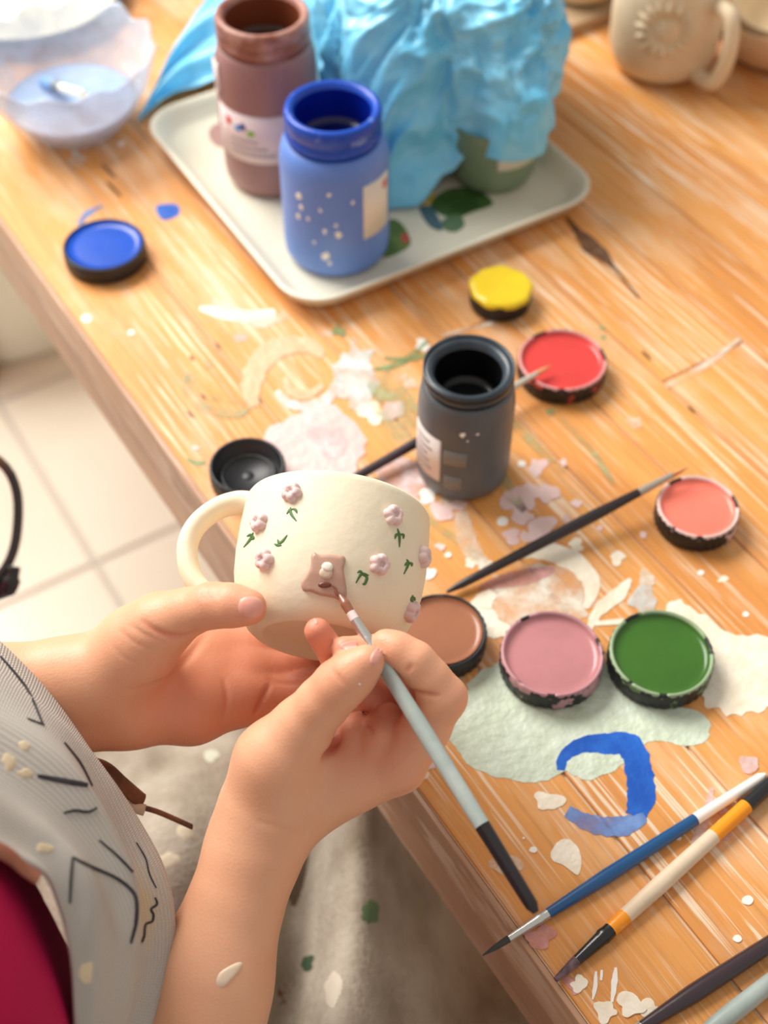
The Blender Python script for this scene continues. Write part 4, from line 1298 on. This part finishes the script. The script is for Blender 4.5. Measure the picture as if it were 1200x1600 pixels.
# soften the nets, then press creases and wrinkles into the skin
def relax(V, F, it=2, lam=0.5):
    E = np.concatenate([F[:, [0, 1]], F[:, [1, 2]], F[:, [2, 3]], F[:, [3, 0]]])
    E = np.concatenate([E, E[:, ::-1]])
    for _ in range(it):
        acc = np.zeros_like(V); cnt = np.zeros(len(V))
        np.add.at(acc, E[:, 0], V[E[:, 1]]); np.add.at(cnt, E[:, 0], 1)
        V = V + lam * (acc / np.maximum(cnt, 1)[:, None] - V)
    return V
V = relax(V, F, 3)
def vnormals(V, F):
    n = np.cross(V[F[:, 2]] - V[F[:, 0]], V[F[:, 3]] - V[F[:, 1]])
    out = np.zeros_like(V)
    for i in range(4):
        np.add.at(out, F[:, i], n)
    return out / (np.linalg.norm(out, axis=1)[:, None] + 1e-12)
VN = vnormals(V, F)
skin_bvh = bvh_of(V[:nL + nR], F[:len(lf_) + len(rf_)])
def hits(pts, sub=8):
    o = []
    for p in catmull(pts, sub):
        h = cast(skin_bvh, p[0], p[1])
        if h[0] is not None:
            o.append(np.array(h[0]))
    return o
red = np.zeros(len(V))
hv = V[:nL + nR]
def crease(pts, depth=0.0009, sig=0.0011, redden=0.4):
    H = hits(pts)
    if len(H) < 2:
        return
    H = np.array(H)
    d = np.full(len(hv), 1.0)
    lo_, hi_ = H.min(axis=0) - 0.012, H.max(axis=0) + 0.012
    mk = np.where(((hv > lo_) & (hv < hi_)).all(axis=1))[0]
    q = hv[mk]
    dd = np.full(len(q), 1.0)
    tp = np.zeros(len(q))
    nh = len(H) - 1
    for j, (a, b) in enumerate(zip(H, H[1:])):
        ba = b - a
        if np.linalg.norm(ba) > 0.02:
            continue
        t = np.clip(((q - a) @ ba) / (ba @ ba + 1e-12), 0, 1)
        dn = np.linalg.norm(q - a - t[:, None] * ba, axis=1)
        cl = dn < dd
        dd = np.where(cl, dn, dd)
        tp = np.where(cl, np.sin(np.pi * np.clip((j + t) / nh, 0, 1)) ** 0.7, tp)
    V[mk] -= VN[mk] * (0.75 * tp * depth * np.exp(-(dd / sig) ** 2))[:, None]
    red[mk] = np.maximum(red[mk], tp * redden * np.exp(-(dd / (1.5 * sig)) ** 2))
def cA(p):
    return [(x / 2.5, 850 + y / 2.5) for x, y in p]
def cB(p):
    return [(330 + x / 2.79, 920 + y / 2.79) for x, y in p]
crease(cA([(550, 295), (600, 335), (660, 358), (720, 358), (790, 330)]), 0.0016, 0.0014, 0.5)
crease(cA([(500, 310), (560, 350), (640, 385)]), 0.0006, 0.001, 0.2)
crease(cA([(460, 330), (520, 380), (600, 420)]), 0.0005, 0.001, 0.2)
crease(cA([(430, 380), (480, 440), (540, 470)]), 0.0004, 0.001, 0.1)
crease(cA([(800, 175), (790, 200), (800, 225)]), 0.0006, 0.0008, 0.3)
crease(cA([(830, 170), (815, 195), (825, 220)]), 0.0005, 0.0008, 0.3)
crease(cA([(860, 165), (850, 190), (855, 215)]), 0.0004, 0.0008, 0.3)
crease(cA([(1060, 540), (1025, 600), (1000, 650), (985, 690)]), 0.0018, 0.0012, 0.9)
crease(cA([(870, 520), (885, 600), (870, 700)]), 0.0010, 0.0012, 0.6)
crease(cA([(820, 330), (740, 440), (640, 530), (480, 580)]), 0.0012, 0.0020, 0.4)
crease(cA([(1200, 545), (1100, 545), (1040, 520)]), 0.0010, 0.0012, 0.5)
crease(cB([(560, 600), (550, 650), (520, 700), (480, 740)]), 0.0030, 0.0018, 0.9)
crease(cB([(650, 590), (690, 600), (700, 640)]), 0.0014, 0.0012, 0.6)
crease(cB([(860, 440), (920, 455), (1000, 465)]), 0.0016, 0.0011, 0.6)
crease(cB([(850, 365), (865, 345), (880, 325)]), 0.0008, 0.001, 0.4)
for k in range(3):
    crease(cB([(520 + 16 * k, 345 + 12 * k), (545 + 16 * k, 380 + 12 * k), (560 + 16 * k, 415 + 10 * k)]), 0.0004, 0.0008, 0.25)
crease(cB([(880, 790), (830, 840), (740, 870), (640, 905)]), 0.0005, 0.002, 0.15)
crease(cB([(190, 1010), (330, 1050), (420, 1060)]), 0.0005, 0.0012, 0.1)

me = new_mesh('person', V, F)
me.polygons.foreach_set('use_smooth', [True] * len(me.polygons))
# natural flush of the skin: palms, fingertips and knuckles are redder
flush = [((395, 952, 0.547), 0.012, 0.45), ((330, 940, 0.55), 0.010, 0.3), ((300, 1090, 0.600), 0.040, 0.42), ((380, 1060, 0.61), 0.034, 0.5), ((460, 1060, 0.61), 0.03, 0.55), ((200, 1120, 0.59), 0.03, 0.25),
         ((573, 1036, 0.527), 0.012, 0.3), ((531, 1062, 0.53), 0.010, 0.25), ((602, 1006, 0.534), 0.011, 0.25), ((693, 1085, 0.537), 0.012, 0.25), ((538, 1016, 0.535), 0.012, 0.5), ((496, 986, 0.533), 0.016, 0.7),
         ((540, 1050, 0.548), 0.016, 0.7), ((600, 1133, 0.553), 0.018, 0.4), ((600, 1090, 0.56), 0.02, 0.75), ((640, 1050, 0.54), 0.014, 0.2), ((556, 1145, 0.555), 0.016, 0.4), ((640, 1200, 0.55), 0.02, 0.2)]
for (c, r, am) in flush:
    d = np.linalg.norm(V - Q(*c), axis=1)
    red = np.maximum(red, am * np.exp(-(d / r) ** 2))
ca = me.color_attributes.new('flush', 'FLOAT_COLOR', 'POINT')
buf = np.ones((len(V), 4), dtype=np.float32)
buf[:, 0] = buf[:, 1] = buf[:, 2] = red
ca.data.foreach_set('color', buf.ravel())
sk = bpy.data.materials.new('skin'); sk.use_nodes = True
nt = sk.node_tree; b = nt.nodes['Principled BSDF']
at = nt.nodes.new('ShaderNodeAttribute'); at.attribute_name = 'flush'
mx = nt.nodes.new('ShaderNodeMix'); mx.data_type = 'RGBA'
tc = nt.nodes.new('ShaderNodeTexCoord')
n1 = nt.nodes.new('ShaderNodeTexNoise'); n1.inputs['Scale'].default_value = 55; n1.inputs['Detail'].default_value = 4
nt.links.new(tc.outputs['Object'], n1.inputs['Vector'])
mk0 = nt.nodes.new('ShaderNodeMix'); mk0.data_type = 'RGBA'
mk0.inputs[6].default_value = lin((234, 180, 144)); mk0.inputs[7].default_value = lin((226, 164, 128))
nt.links.new(n1.outputs['Fac'], mk0.inputs[0])
nt.links.new(at.outputs['Fac'], mx.inputs[0])
nt.links.new(mk0.outputs[2], mx.inputs[6]); mx.inputs[7].default_value = lin((214, 116, 92))
nt.links.new(mx.outputs[2], b.inputs['Base Color'])
b.inputs['Roughness'].default_value = 0.45
b.inputs['Specular IOR Level'].default_value = 0.4
b.inputs['Subsurface Weight'].default_value = 0.22
b.inputs['Subsurface Radius'].default_value = (1.0, 0.35, 0.18)
b.inputs['Subsurface Scale'].default_value = 0.005
n2 = nt.nodes.new('ShaderNodeTexVoronoi'); n2.inputs['Scale'].default_value = 900
nt.links.new(tc.outputs['Object'], n2.inputs['Vector'])
bp = nt.nodes.new('ShaderNodeBump'); bp.inputs['Strength'].default_value = 0.12; bp.inputs['Distance'].default_value = 0.0006
nt.links.new(n2.outputs['Distance'], bp.inputs['Height']); nt.links.new(bp.outputs[0], b.inputs['Normal'])
me.materials.append(sk)
person = bpy.data.objects.new('person', me)
COL.objects.link(person)
tag(person, 'person in grey apron and magenta shirt holding a mug and brush', 'person')
skin_bvh = bvh_of(V[:nL + nR], F[:len(lf_) + len(rf_)])

# nails
nail_m = mat('nail', (226, 156, 138), 0.38, (232, 168, 150), nscale=90)
def nail(c, ax, L, Wd, th=0.0005):
    """c: middle of the nail, ax: direction towards the fingertip, both as traced points; L, Wd in the same units"""
    ax = np.array(ax, dtype=float); ax /= np.linalg.norm(ax)
    sd = np.array([-ax[1], ax[0]])
    o = []
    for i in range(28):
        t = 2 * math.pi * i / 28
        x, y = math.cos(t), math.sin(t)
        p = 2.6
        s = (abs(x) ** p + abs(y) ** p) ** (-1 / p)
        o.append(np.array(c) + ax * x * s * L / 2 + sd * y * s * Wd / 2)
    q = star_decal(skin_bvh, o, th, 5, -0.0004, True, c)
    if q:
        obj('fingernail', q[0], q[1], nail_m, person)
nail((392, 949), (1, 0.08), 44, 38)
nail((588, 1026), (0.45, -1), 32, 18)
nail((545, 1008), (-0.95, 0.22), 34, 13, 0.0003)
nail((493, 969), (-0.35, -0.9), 16, 7, 0.00015)
# dab of paint on the right forearm
q = star_decal(skin_bvh, catmull([(336, 1535), (340, 1522), (352, 1512), (372, 1502), (381, 1503), (376, 1514), (362, 1530), (350, 1542), (340, 1543)], 3, True), 0.0007, 4, -0.0003)
if q:
    o = obj('paint_smear', q[0], q[1], mat('arm_paint', (236, 212, 184), 0.4), person); o['label'] = 'cream paint smear on forearm'
q = star_decal(skin_bvh, blob(562, 1069, 2.2, 5), 0.0004, 2, -0.0002)
if q:
    obj('paint_speck', q[0], q[1], PM['white'], person)
# hair and eyes
G = Grid((-0.40, -0.02, 1.05), (-0.08, 0.32, 1.48), 0.005)
f = G.empty()
G.ell(f, tpt(0.005, 0, 1.285), (0.098, 0.084, 0.108), Rt, 0.01)
X_, Y_, Z_ = np.meshgrid(*G.ax, indexing='ij')
nn_ = (X_ - TC[0]) * EDN[0] + (Y_ - TC[1]) * EDN[1]
f = np.maximum(f, np.minimum(nn_ - 0.05 - (Z_ - 1.33) * 0.8, 1.0))
f = np.maximum(f, 1.20 - Z_ - 0)
hvv, hff = G.mesh(f)
obj('hair', hvv, hff, mat('hair_brown', (58, 42, 34), 0.45, (78, 58, 46), nscale=60, stretch=(1, 1, 0.15)), person)
for s in (-1, 1):
    Vx, Fx = lathe([(0.011 * math.sin(t), 0.011 * math.cos(t)) for t in np.linspace(0.02, math.pi - 0.02, 12)], 18, tpt(0.093, 0.030 * s, 1.288))
    obj('eye', Vx, Fx, mat('eye_white', (236, 232, 226), 0.2), person)

# ---- apron bib: a loose canvas sheet standing off the chest
can = bpy.data.materials.new('apron_canvas'); can.use_nodes = True
nt = can.node_tree; b = nt.nodes['Principled BSDF']
tc = nt.nodes.new('ShaderNodeTexCoord')
def cnoise(sc, det, lo_, hi_):
    n = nt.nodes.new('ShaderNodeTexNoise'); n.inputs['Scale'].default_value = sc; n.inputs['Detail'].default_value = det
    nt.links.new(tc.outputs['Object'], n.inputs['Vector'])
    r = nt.nodes.new('ShaderNodeMapRange'); r.inputs['From Min'].default_value = lo_; r.inputs['From Max'].default_value = hi_
    nt.links.new(n.outputs['Fac'], r.inputs['Value'])
    return r.outputs[0]
def cmix(fac, a, bb):
    x = nt.nodes.new('ShaderNodeMix'); x.data_type = 'RGBA'
    nt.links.new(fac, x.inputs[0])
    for s, q in ((6, a), (7, bb)):
        if isinstance(q, tuple): x.inputs[s].default_value = lin(q)
        else: nt.links.new(q, x.inputs[s])
    return x.outputs[2]
c_ = cmix(cnoise(14, 4, 0.3, 0.7), (212, 204, 194), (226, 219, 208))
c_ = cmix(cnoise(22, 5, 0.62, 0.72), c_, (226, 208, 176))
c_ = cmix(cnoise(31, 3, 0.66, 0.74), c_, (208, 178, 168))
wv = nt.nodes.new('ShaderNodeTexWave'); wv.inputs['Scale'].default_value = 250; wv.bands_direction = 'X'
wv2 = nt.nodes.new('ShaderNodeTexWave'); wv2.inputs['Scale'].default_value = 190; wv2.bands_direction = 'Y'
nt.links.new(tc.outputs['UV'], wv.inputs['Vector']); nt.links.new(tc.outputs['UV'], wv2.inputs['Vector'])
mm = nt.nodes.new('ShaderNodeMath'); mm.operation = 'MULTIPLY'
nt.links.new(wv.outputs['Fac'], mm.inputs[0]); nt.links.new(wv2.outputs['Fac'], mm.inputs[1])
dk = nt.nodes.new('ShaderNodeMix'); dk.data_type = 'RGBA'; dk.blend_type = 'MULTIPLY'
dk.inputs[0].default_value = 0.36
nt.links.new(c_, dk.inputs[6]); nt.links.new(mm.outputs[0], dk.inputs[7])
nt.links.new(dk.outputs[2], b.inputs['Base Color'])
bp = nt.nodes.new('ShaderNodeBump'); bp.inputs['Strength'].default_value = 0.6; bp.inputs['Distance'].default_value = 0.0008
nt.links.new(mm.outputs[0], bp.inputs['Height']); nt.links.new(bp.outputs[0], b.inputs['Normal'])
b.inputs['Roughness'].default_value = 0.85
b.inputs['Specular IOR Level'].default_value = 0.2

# control rows: inner edge, two crests, silhouette, and the turn down behind it
rowsE = [(-230, 1250, 0.40), (-100, 1292, 0.41), (0, 1332, 0.422), (58, 1372, 0.432), (78, 1430, 0.437), (92, 1500, 0.440), (104, 1590, 0.440), (112, 1690, 0.436), (118, 1800, 0.43)]
rowsM = [(-220, 1150, 0.415), (-95, 1210, 0.422), (10, 1265, 0.432), (75, 1315, 0.440), (118, 1380, 0.443), (140, 1460, 0.444), (146, 1560, 0.442), (145, 1680, 0.438), (140, 1800, 0.43)]
rowsN = [(-200, 1030, 0.44), (-70, 1110, 0.448), (42, 1180, 0.455), (118, 1250, 0.460), (170, 1330, 0.464), (204, 1420, 0.466), (205, 1530, 0.462), (180, 1670, 0.455), (160, 1800, 0.445)]
rowsS = [(-170, 930, 0.50), (-30, 1010, 0.505), (84, 1112, 0.508), (152, 1204, 0.510), (208, 1300, 0.512), (250, 1400, 0.512), (258, 1500, 0.508), (215, 1640, 0.49), (180, 1800, 0.47)]
rowsB = [(-180, 950, 0.57), (-40, 1030, 0.575), (76, 1128, 0.578), (144, 1220, 0.58), (200, 1310, 0.58), (240, 1404, 0.575), (246, 1496, 0.56), (205, 1630, 0.53), (170, 1790, 0.50)]
rowsC = [(-200, 990, 0.64), (-60, 1070, 0.645), (56, 1165, 0.648), (124, 1250, 0.65), (180, 1330, 0.65), (215, 1410, 0.64), (220, 1490, 0.61), (180, 1620, 0.57), (150, 1780, 0.53)]
R0 = [[Q(p[0], p[1], p[2] + dz) for p in r] for r, dz in ((rowsE, 0.006), (rowsM, 0.014), (rowsN, 0.024), (rowsS, 0.028), (rowsB, 0.028), (rowsC, 0.028))]
R1 = [catmull(r, 10) for r in R0]
nv = len(R1[0])
C1 = [catmull([R1[i][k] for i in range(6)], 10) for k in range(nv)]
nu = len(C1[0])
def foldn(k, i):
    p = Vector((k * 0.045, i * 0.06, 0.0))
    return 0.0016 * noise.noise(p * 1.5) + 0.0065 * (0.8 - 2 * abs(noise.noise(Vector((k * 0.022, i * 0.10, 7.0))))) + 0.0022 * math.sin(i * 0.6 + k * 0.035)
V = []
cen = np.array([TC[0], TC[1], 0.85])
for k in range(nv):
    for i in range(nu):
        p = np.array(C1[k][i])
        d = p - cen; d[2] = 0; d /= np.linalg.norm(d)
        d = d * 0.7 + np.array([0, 0, 0.7])
        V.append(p + d * foldn(k, i))
F = [(k * nu + i, k * nu + i + 1, (k + 1) * nu + i + 1, (k + 1) * nu + i) for k in range(nv - 1) for i in range(nu - 1)]
apr = obj('apron', V, F, can, person)
md = apr.modifiers.new('cloth', 'SOLIDIFY'); md.thickness = 0.0014; md.offset = -1
uvl = apr.data.uv_layers.new(name='weave')
for lp in apr.data.loops:
    k_, i_ = divmod(lp.vertex_index, nu)
    uvl.data[lp.index].uv = (k_ * 0.0036, i_ * 0.0036)
apr['label'] = 'grey canvas apron bib with black marker lines'
abvh = bvh_of(V, F)
def cD(p):
    return [(x / 2.4, 1000 + y / 2.4) for x, y in p]
mark = mat('marker_line', (44, 42, 46), 0.7, (64, 62, 64), nscale=120)
for pts, wd in [(cD([(0, 62), (60, 130), (110, 200), (160, 318)]), 3.5), (cD([(100, 295), (135, 308), (165, 320)]), 2), (cD([(240, 385), (300, 460), (345, 548)]), 3.5), (cD([(140, 510), (220, 525), (290, 538), (345, 546)]), 9),
                (cD([(238, 650), (280, 640), (330, 645), (362, 630)]), 5), (cD([(370, 750), (430, 800), (480, 850), (518, 892)]), 4), (cD([(262, 988), (266, 900), (272, 815)]), 5.5),
                (cD([(272, 815), (340, 850), (430, 890), (490, 935), (512, 980), (510, 1060), (490, 1138)]), 5.5), (cD([(580, 965), (588, 990), (566, 1010), (575, 1030), (570, 1055), (545, 1068), (540, 1110), (525, 1150), (518, 1190)]), 4),
                (cD([(510, 760), (545, 820), (560, 880), (585, 930)]), 2)]:
    q = ribbon_on(abvh, pts, [wd * 0.7] + [wd] * (len(pts) - 2) + [wd * 0.7], 0.0005)
    if len(q[0]) > 7:
        obj('drawn_line', q[0], q[1], mark, apr)
beigep = mat('apron_paint', (222, 202, 168), 0.6, (206, 186, 152), nscale=80)
for (x, y, r, asp) in [(14, 1190, 13, 1.2), (40, 1208, 16, 0.5), (70, 1325, 16, 0.6), (135, 1520, 12, 1.8), (118, 1545, 9, 2.2), (38, 1165, 12, 0.7)]:
    q = star_decal(abvh, catmull(blob(x, y, r, int(x * 3 + y), 0.3, 16, asp), 2, True), 0.0003, 3, -0.0002)
    if q:
        obj('paint_stain', q[0], q[1], beigep, apr)
# brown binding on the inner edge
bind = [Q(x, y - 4, z + 0.004) for (x, y, z) in [(-230, 1250, 0.40), (-100, 1292, 0.41), (0, 1333, 0.422), (35, 1358, 0.429), (62, 1375, 0.4325)]]
V, F = tube(catmull(bind, 8), [0.0032] * 32 + [0.001], 10, flat=0.45)
obj('leather_binding', V, F, mat('binding_brown', (176, 116, 92), 0.6, (150, 92, 70), nscale=40), apr)

# ---- magenta shirt under the bib
G = Grid((-0.48, -0.16, 0.50), (0.02, 0.48, 1.12), 0.005)
f = G.empty()
G.ell(f, tpt(0.012, 0, 0.84), (0.116, 0.155, 0.25), Rt, 0.03)
G.ell(f, tpt(0.0, 0, 0.66), (0.135, 0.160, 0.17), Rt, 0.05)
G.cone(f, lsh, 0.056, rsh, 0.056, 0.05)
G.cone(f, lsh, 0.055, lsh * 0.55 + L3((-480, 1200, 0.567)) * 0.45, 0.052, 0.02)
G.cone(f, rsh, 0.055, rsh * 0.55 + L3((120, 2150, 0.500)) * 0.45, 0.052, 0.02)
sv, sf = G.mesh(f)
sv = relax(sv, sf, 3)
sn = vnormals(sv, sf)
am = np.array([0.004 * (1 - 2 * abs(noise.noise(Vector(v) * 9 + Vector((2, 5, 1))))) for v in sv])
sv = sv + sn * am[:, None]
obj('shirt', sv, sf, mat('shirt_magenta', (176, 8, 72), 0.8, (160, 4, 62), nscale=12, spec=0.2), person)

# ---- apron skirt over the lap, trousers below it
lapm = mat('lap_canvas', (178, 168, 152), 0.85, (132, 118, 100), nscale=16, bump=0.5, bscale=240, detail=6, lo=0.35, hi=0.7)
def lapz(x, y):
    nb = (x - TO[0]) * EDN[0] + (y - TO[1]) * EDN[1]
    nd = (x - TO[0]) * EDX[0] + (y - TO[1]) * EDX[1]
    z = 0.585
    z += 0.055 * math.exp(-((nd - 0.09) / 0.06) ** 2) * math.exp(-((nb + 0.16) / 0.14) ** 2)
    z += 0.060 * math.exp(-((x + 0.115) / 0.05) ** 2 - ((y - 0.335) / 0.06) ** 2)
    z += 0.045 * math.exp(-((x + 0.014 - 0.05 * (y - 0.35)) / 0.022) ** 2)
    z -= 0.050 * math.exp(-((x + 0.055) / 0.016) ** 2) * (1 if y < 0.40 else max(0, 1 - (y - 0.40) / 0.05))
    z -= 0.10 * (1 / (1 + math.exp(-(x - 0.035) / 0.012)))
    z += 0.010 * (1 - 2 * abs(noise.noise(Vector((x * 16, y * 7, 1.5)))))
    z += 0.004 * noise.noise(Vector((x * 50, y * 30, 4)))
    return z
NX, NY = 110, 110
V = []
for i in range(NX):
    for j in range(NY):
        nb = -0.36 + 0.52 * i / (NX - 1); nd = -0.262 + 0.497 * j / (NY - 1)
        q = TO + EDN * nb + EDX * nd
        side = 0.10 * math.exp(-((nd + 0.262) / 0.022) ** 2) + 0.10 * math.exp(-((nd - 0.235) / 0.035) ** 2)
        V.append((q[0], q[1], min(lapz(q[0], q[1]), 0.664) - side))
F = [(i * NY + j, i * NY + j + 1, (i + 1) * NY + j + 1, (i + 1) * NY + j) for i in range(NX - 1) for j in range(NY - 1)]
lap = obj('apron_skirt', V, F, lapm, person)
md = lap.modifiers.new('cloth', 'SOLIDIFY'); md.thickness = 0.002; md.offset = -1
lbvh = bvh_of(V, F)
for (x, y, r, asp, c) in [(580, 1425, 14, 1.6, (96, 124, 84)), (480, 1505, 12, 1.2, (62, 84, 60)), (440, 1555, 10, 1.8, (110, 66, 48)), (290, 1300, 16, 0.8, (196, 184, 160)), (520, 1545, 14, 2.0, (200, 190, 172)), (330, 1180, 14, 0.7, (186, 186, 166)), (262, 1345, 18, 0.9, (198, 186, 162)), (655, 1420, 5, 4, (150, 140, 110))]:
    q = star_decal(lbvh, catmull(blob(x, y, r, int(x + y), 0.3, 16, asp), 2, True), 0.0003, 3, -0.0002)
    if q:
        obj('paint_stain', q[0], q[1], mat('lap_stain_%d' % c[0], c, 0.7), lap)
# leather tie at the waist
tie_m = mat('tie_leather', (96, 62, 48), 0.55, (150, 96, 60), nscale=90)
for pts, r in [([(120, 1190, 0.60), (160, 1200, 0.598), (190, 1225, 0.60), (222, 1252, 0.605)], 0.0042), ([(130, 1215, 0.60), (170, 1240, 0.602), (205, 1262, 0.606)], 0.0036), ([(205, 1258, 0.604), (245, 1268, 0.61), (300, 1292, 0.62)], 0.0016)]:
    q = [Q(*p) for p in pts]
    V, F = tube(catmull(q, 8), r, 10, flat=0.5)
    obj('waist_tie', V, F, tie_m, lap)
V, F = tube([Q(196, 1258, 0.602), Q(226, 1266, 0.602)], [0.0024, 0.0026], 10)
obj('tie_toggle', V, F, mat('toggle_pale', (226, 208, 186), 0.5), lap)
G = Grid((-0.48, -0.20, 0.0), (0.42, 0.72, 0.66), 0.009)
f = G.empty()
G.ell(f, tpt(-0.02, 0, 0.56), (0.12, 0.16, 0.10), Rt, 0.05)
for s in (-1, 1):
    hip = tpt(0.0, 0.075 * s, 0.525); kn = tpt(0.36, 0.11 * s, 0.50); an = tpt(0.34, 0.11 * s, 0.09)
    G.cone(f, hip, 0.075, kn, 0.055, 0.03)
    G.cone(f, kn, 0.052, an, 0.042, 0.02)
tv, tf_ = G.mesh(f)
obj('trousers', tv, tf_, mat('trouser_drab', (112, 94, 76), 0.85, (92, 78, 62), nscale=14, bump=0.3), person)
for s in (-1, 1):
    G = Grid(tuple(tpt(0.38, 0.11 * s, 0.0) - 0.17), tuple(tpt(0.38, 0.11 * s, 0.13) + 0.17), 0.006)
    f = G.empty()
    G.cone(f, tpt(0.31, 0.11 * s, 0.04), 0.036, tpt(0.47, 0.12 * s, 0.034), 0.032, 0.01)
    G.cone(f, tpt(0.33, 0.11 * s, 0.05), 0.038, tpt(0.34, 0.11 * s, 0.10), 0.036, 0.02)
    Zg = G.ax[2][None, None, :]
    f = np.maximum(f, 0.003 - Zg)
    qv, qf = G.mesh(f)
    obj('shoe', qv, qf, mat('shoe_dark', (60, 54, 50), 0.6), person)
# chair under the person
ch = thing('work_chair', 'wooden stool the apron wearing person sits on', 'stool', tuple(tpt(-0.02, 0, 0.0)))
chm = mat('chair_wood', (150, 106, 70), 0.5)
V, F = lathe([(0.0001, 0.42), (0.16, 0.42), (0.172, 0.428), (0.172, 0.446), (0.16, 0.452), (0.0001, 0.452)], 56)
obj('seat', V, F, chm, ch, local=True)
for k in range(4):
    a = math.radians(45 + 90 * k)
    V, F = tube([(0.11 * math.cos(a), 0.11 * math.sin(a), 0.421), (0.15 * math.cos(a), 0.15 * math.sin(a), 0.0)], [0.017, 0.014], 12)
    obj('leg', V, F, chm, ch, local=True)

# ---- eyeglasses tucked into the bib, one lens reaching into the picture
gm = mat('glasses_frame', (46, 38, 36), 0.25, (112, 74, 48), nscale=40, lo=0.55, hi=0.7, coat=0.3)
gz = 0.430
gl_root = thing('eyeglasses', 'dark tortoiseshell eyeglasses at the left edge above the hand', 'glasses', tuple(Q(-60, 930, gz)))
def lens_loop(cx, cy, sx, sy, n=48, dz=0.0):
    o = []
    for i in range(n + 1):
        t = 2 * math.pi * i / n
        c, s = math.cos(t), math.sin(t)
        p = 2.5
        k = (abs(c) ** p + abs(s) ** p) ** (-1 / p)
        o.append((cx + sx * k * c + 0.06 * sy * k * s * -1, cy + sy * k * s, dz))
    return o
for (cx, cy) in [(-72, 815), (-190, 545)]:
    lp = lens_loop(cx, cy, 100, 112)
    pts = [Q(x, y, gz + 0.00002 * abs(x)) for x, y, _ in lp]
    V, F = tube(pts, 0.0016, 12, flat=1.2, cap=False, nrm=FW)
    rim = obj('rim', V, F, gm, gl_root)
    cpt = Q(cx, cy, gz)
    V = [cpt - FW * 0.0012] + [p for p in pts[:-1]]
    n = len(pts) - 1
    obj('lens', V, [(0, 1 + i, 1 + (i + 1) % n) for i in range(n)], mat('lens_glass', (250, 250, 250), 0.02, trans=1.0, ior=1.02), rim)
V, F = tube(catmull([Q(-100, 703, gz), Q(-90, 676, gz - 0.003), Q(-160, 656, gz)], 6), 0.0018, 10)
obj('bridge', V, F, gm, gl_root)
V, F = tube(catmull([Q(22, 885, gz), Q(18, 905, gz), Q(10, 925, gz + 0.001)], 5), [0.0022] * 5 + [0.0030] * 5 + [0.0026], 12)
obj('hinge', V, F, mat('hinge_dark', (44, 40, 38), 0.3), gl_root)
V, F = tube(catmull([Q(14, 918, gz + 0.001), Q(-20, 930, gz + 0.004), Q(-120, 960, gz + 0.01), Q(-420, 1020, gz + 0.02)], 8), 0.0022, 10, flat=1.4)
obj('temple', V, F, gm, gl_root)
V, F = tube(catmull([Q(-180, 433, gz), Q(-230, 440, gz + 0.004), Q(-300, 520, gz + 0.01), Q(-440, 760, gz + 0.02)], 8), 0.0022, 10, flat=1.4)
obj('temple', V, F, gm, gl_root)
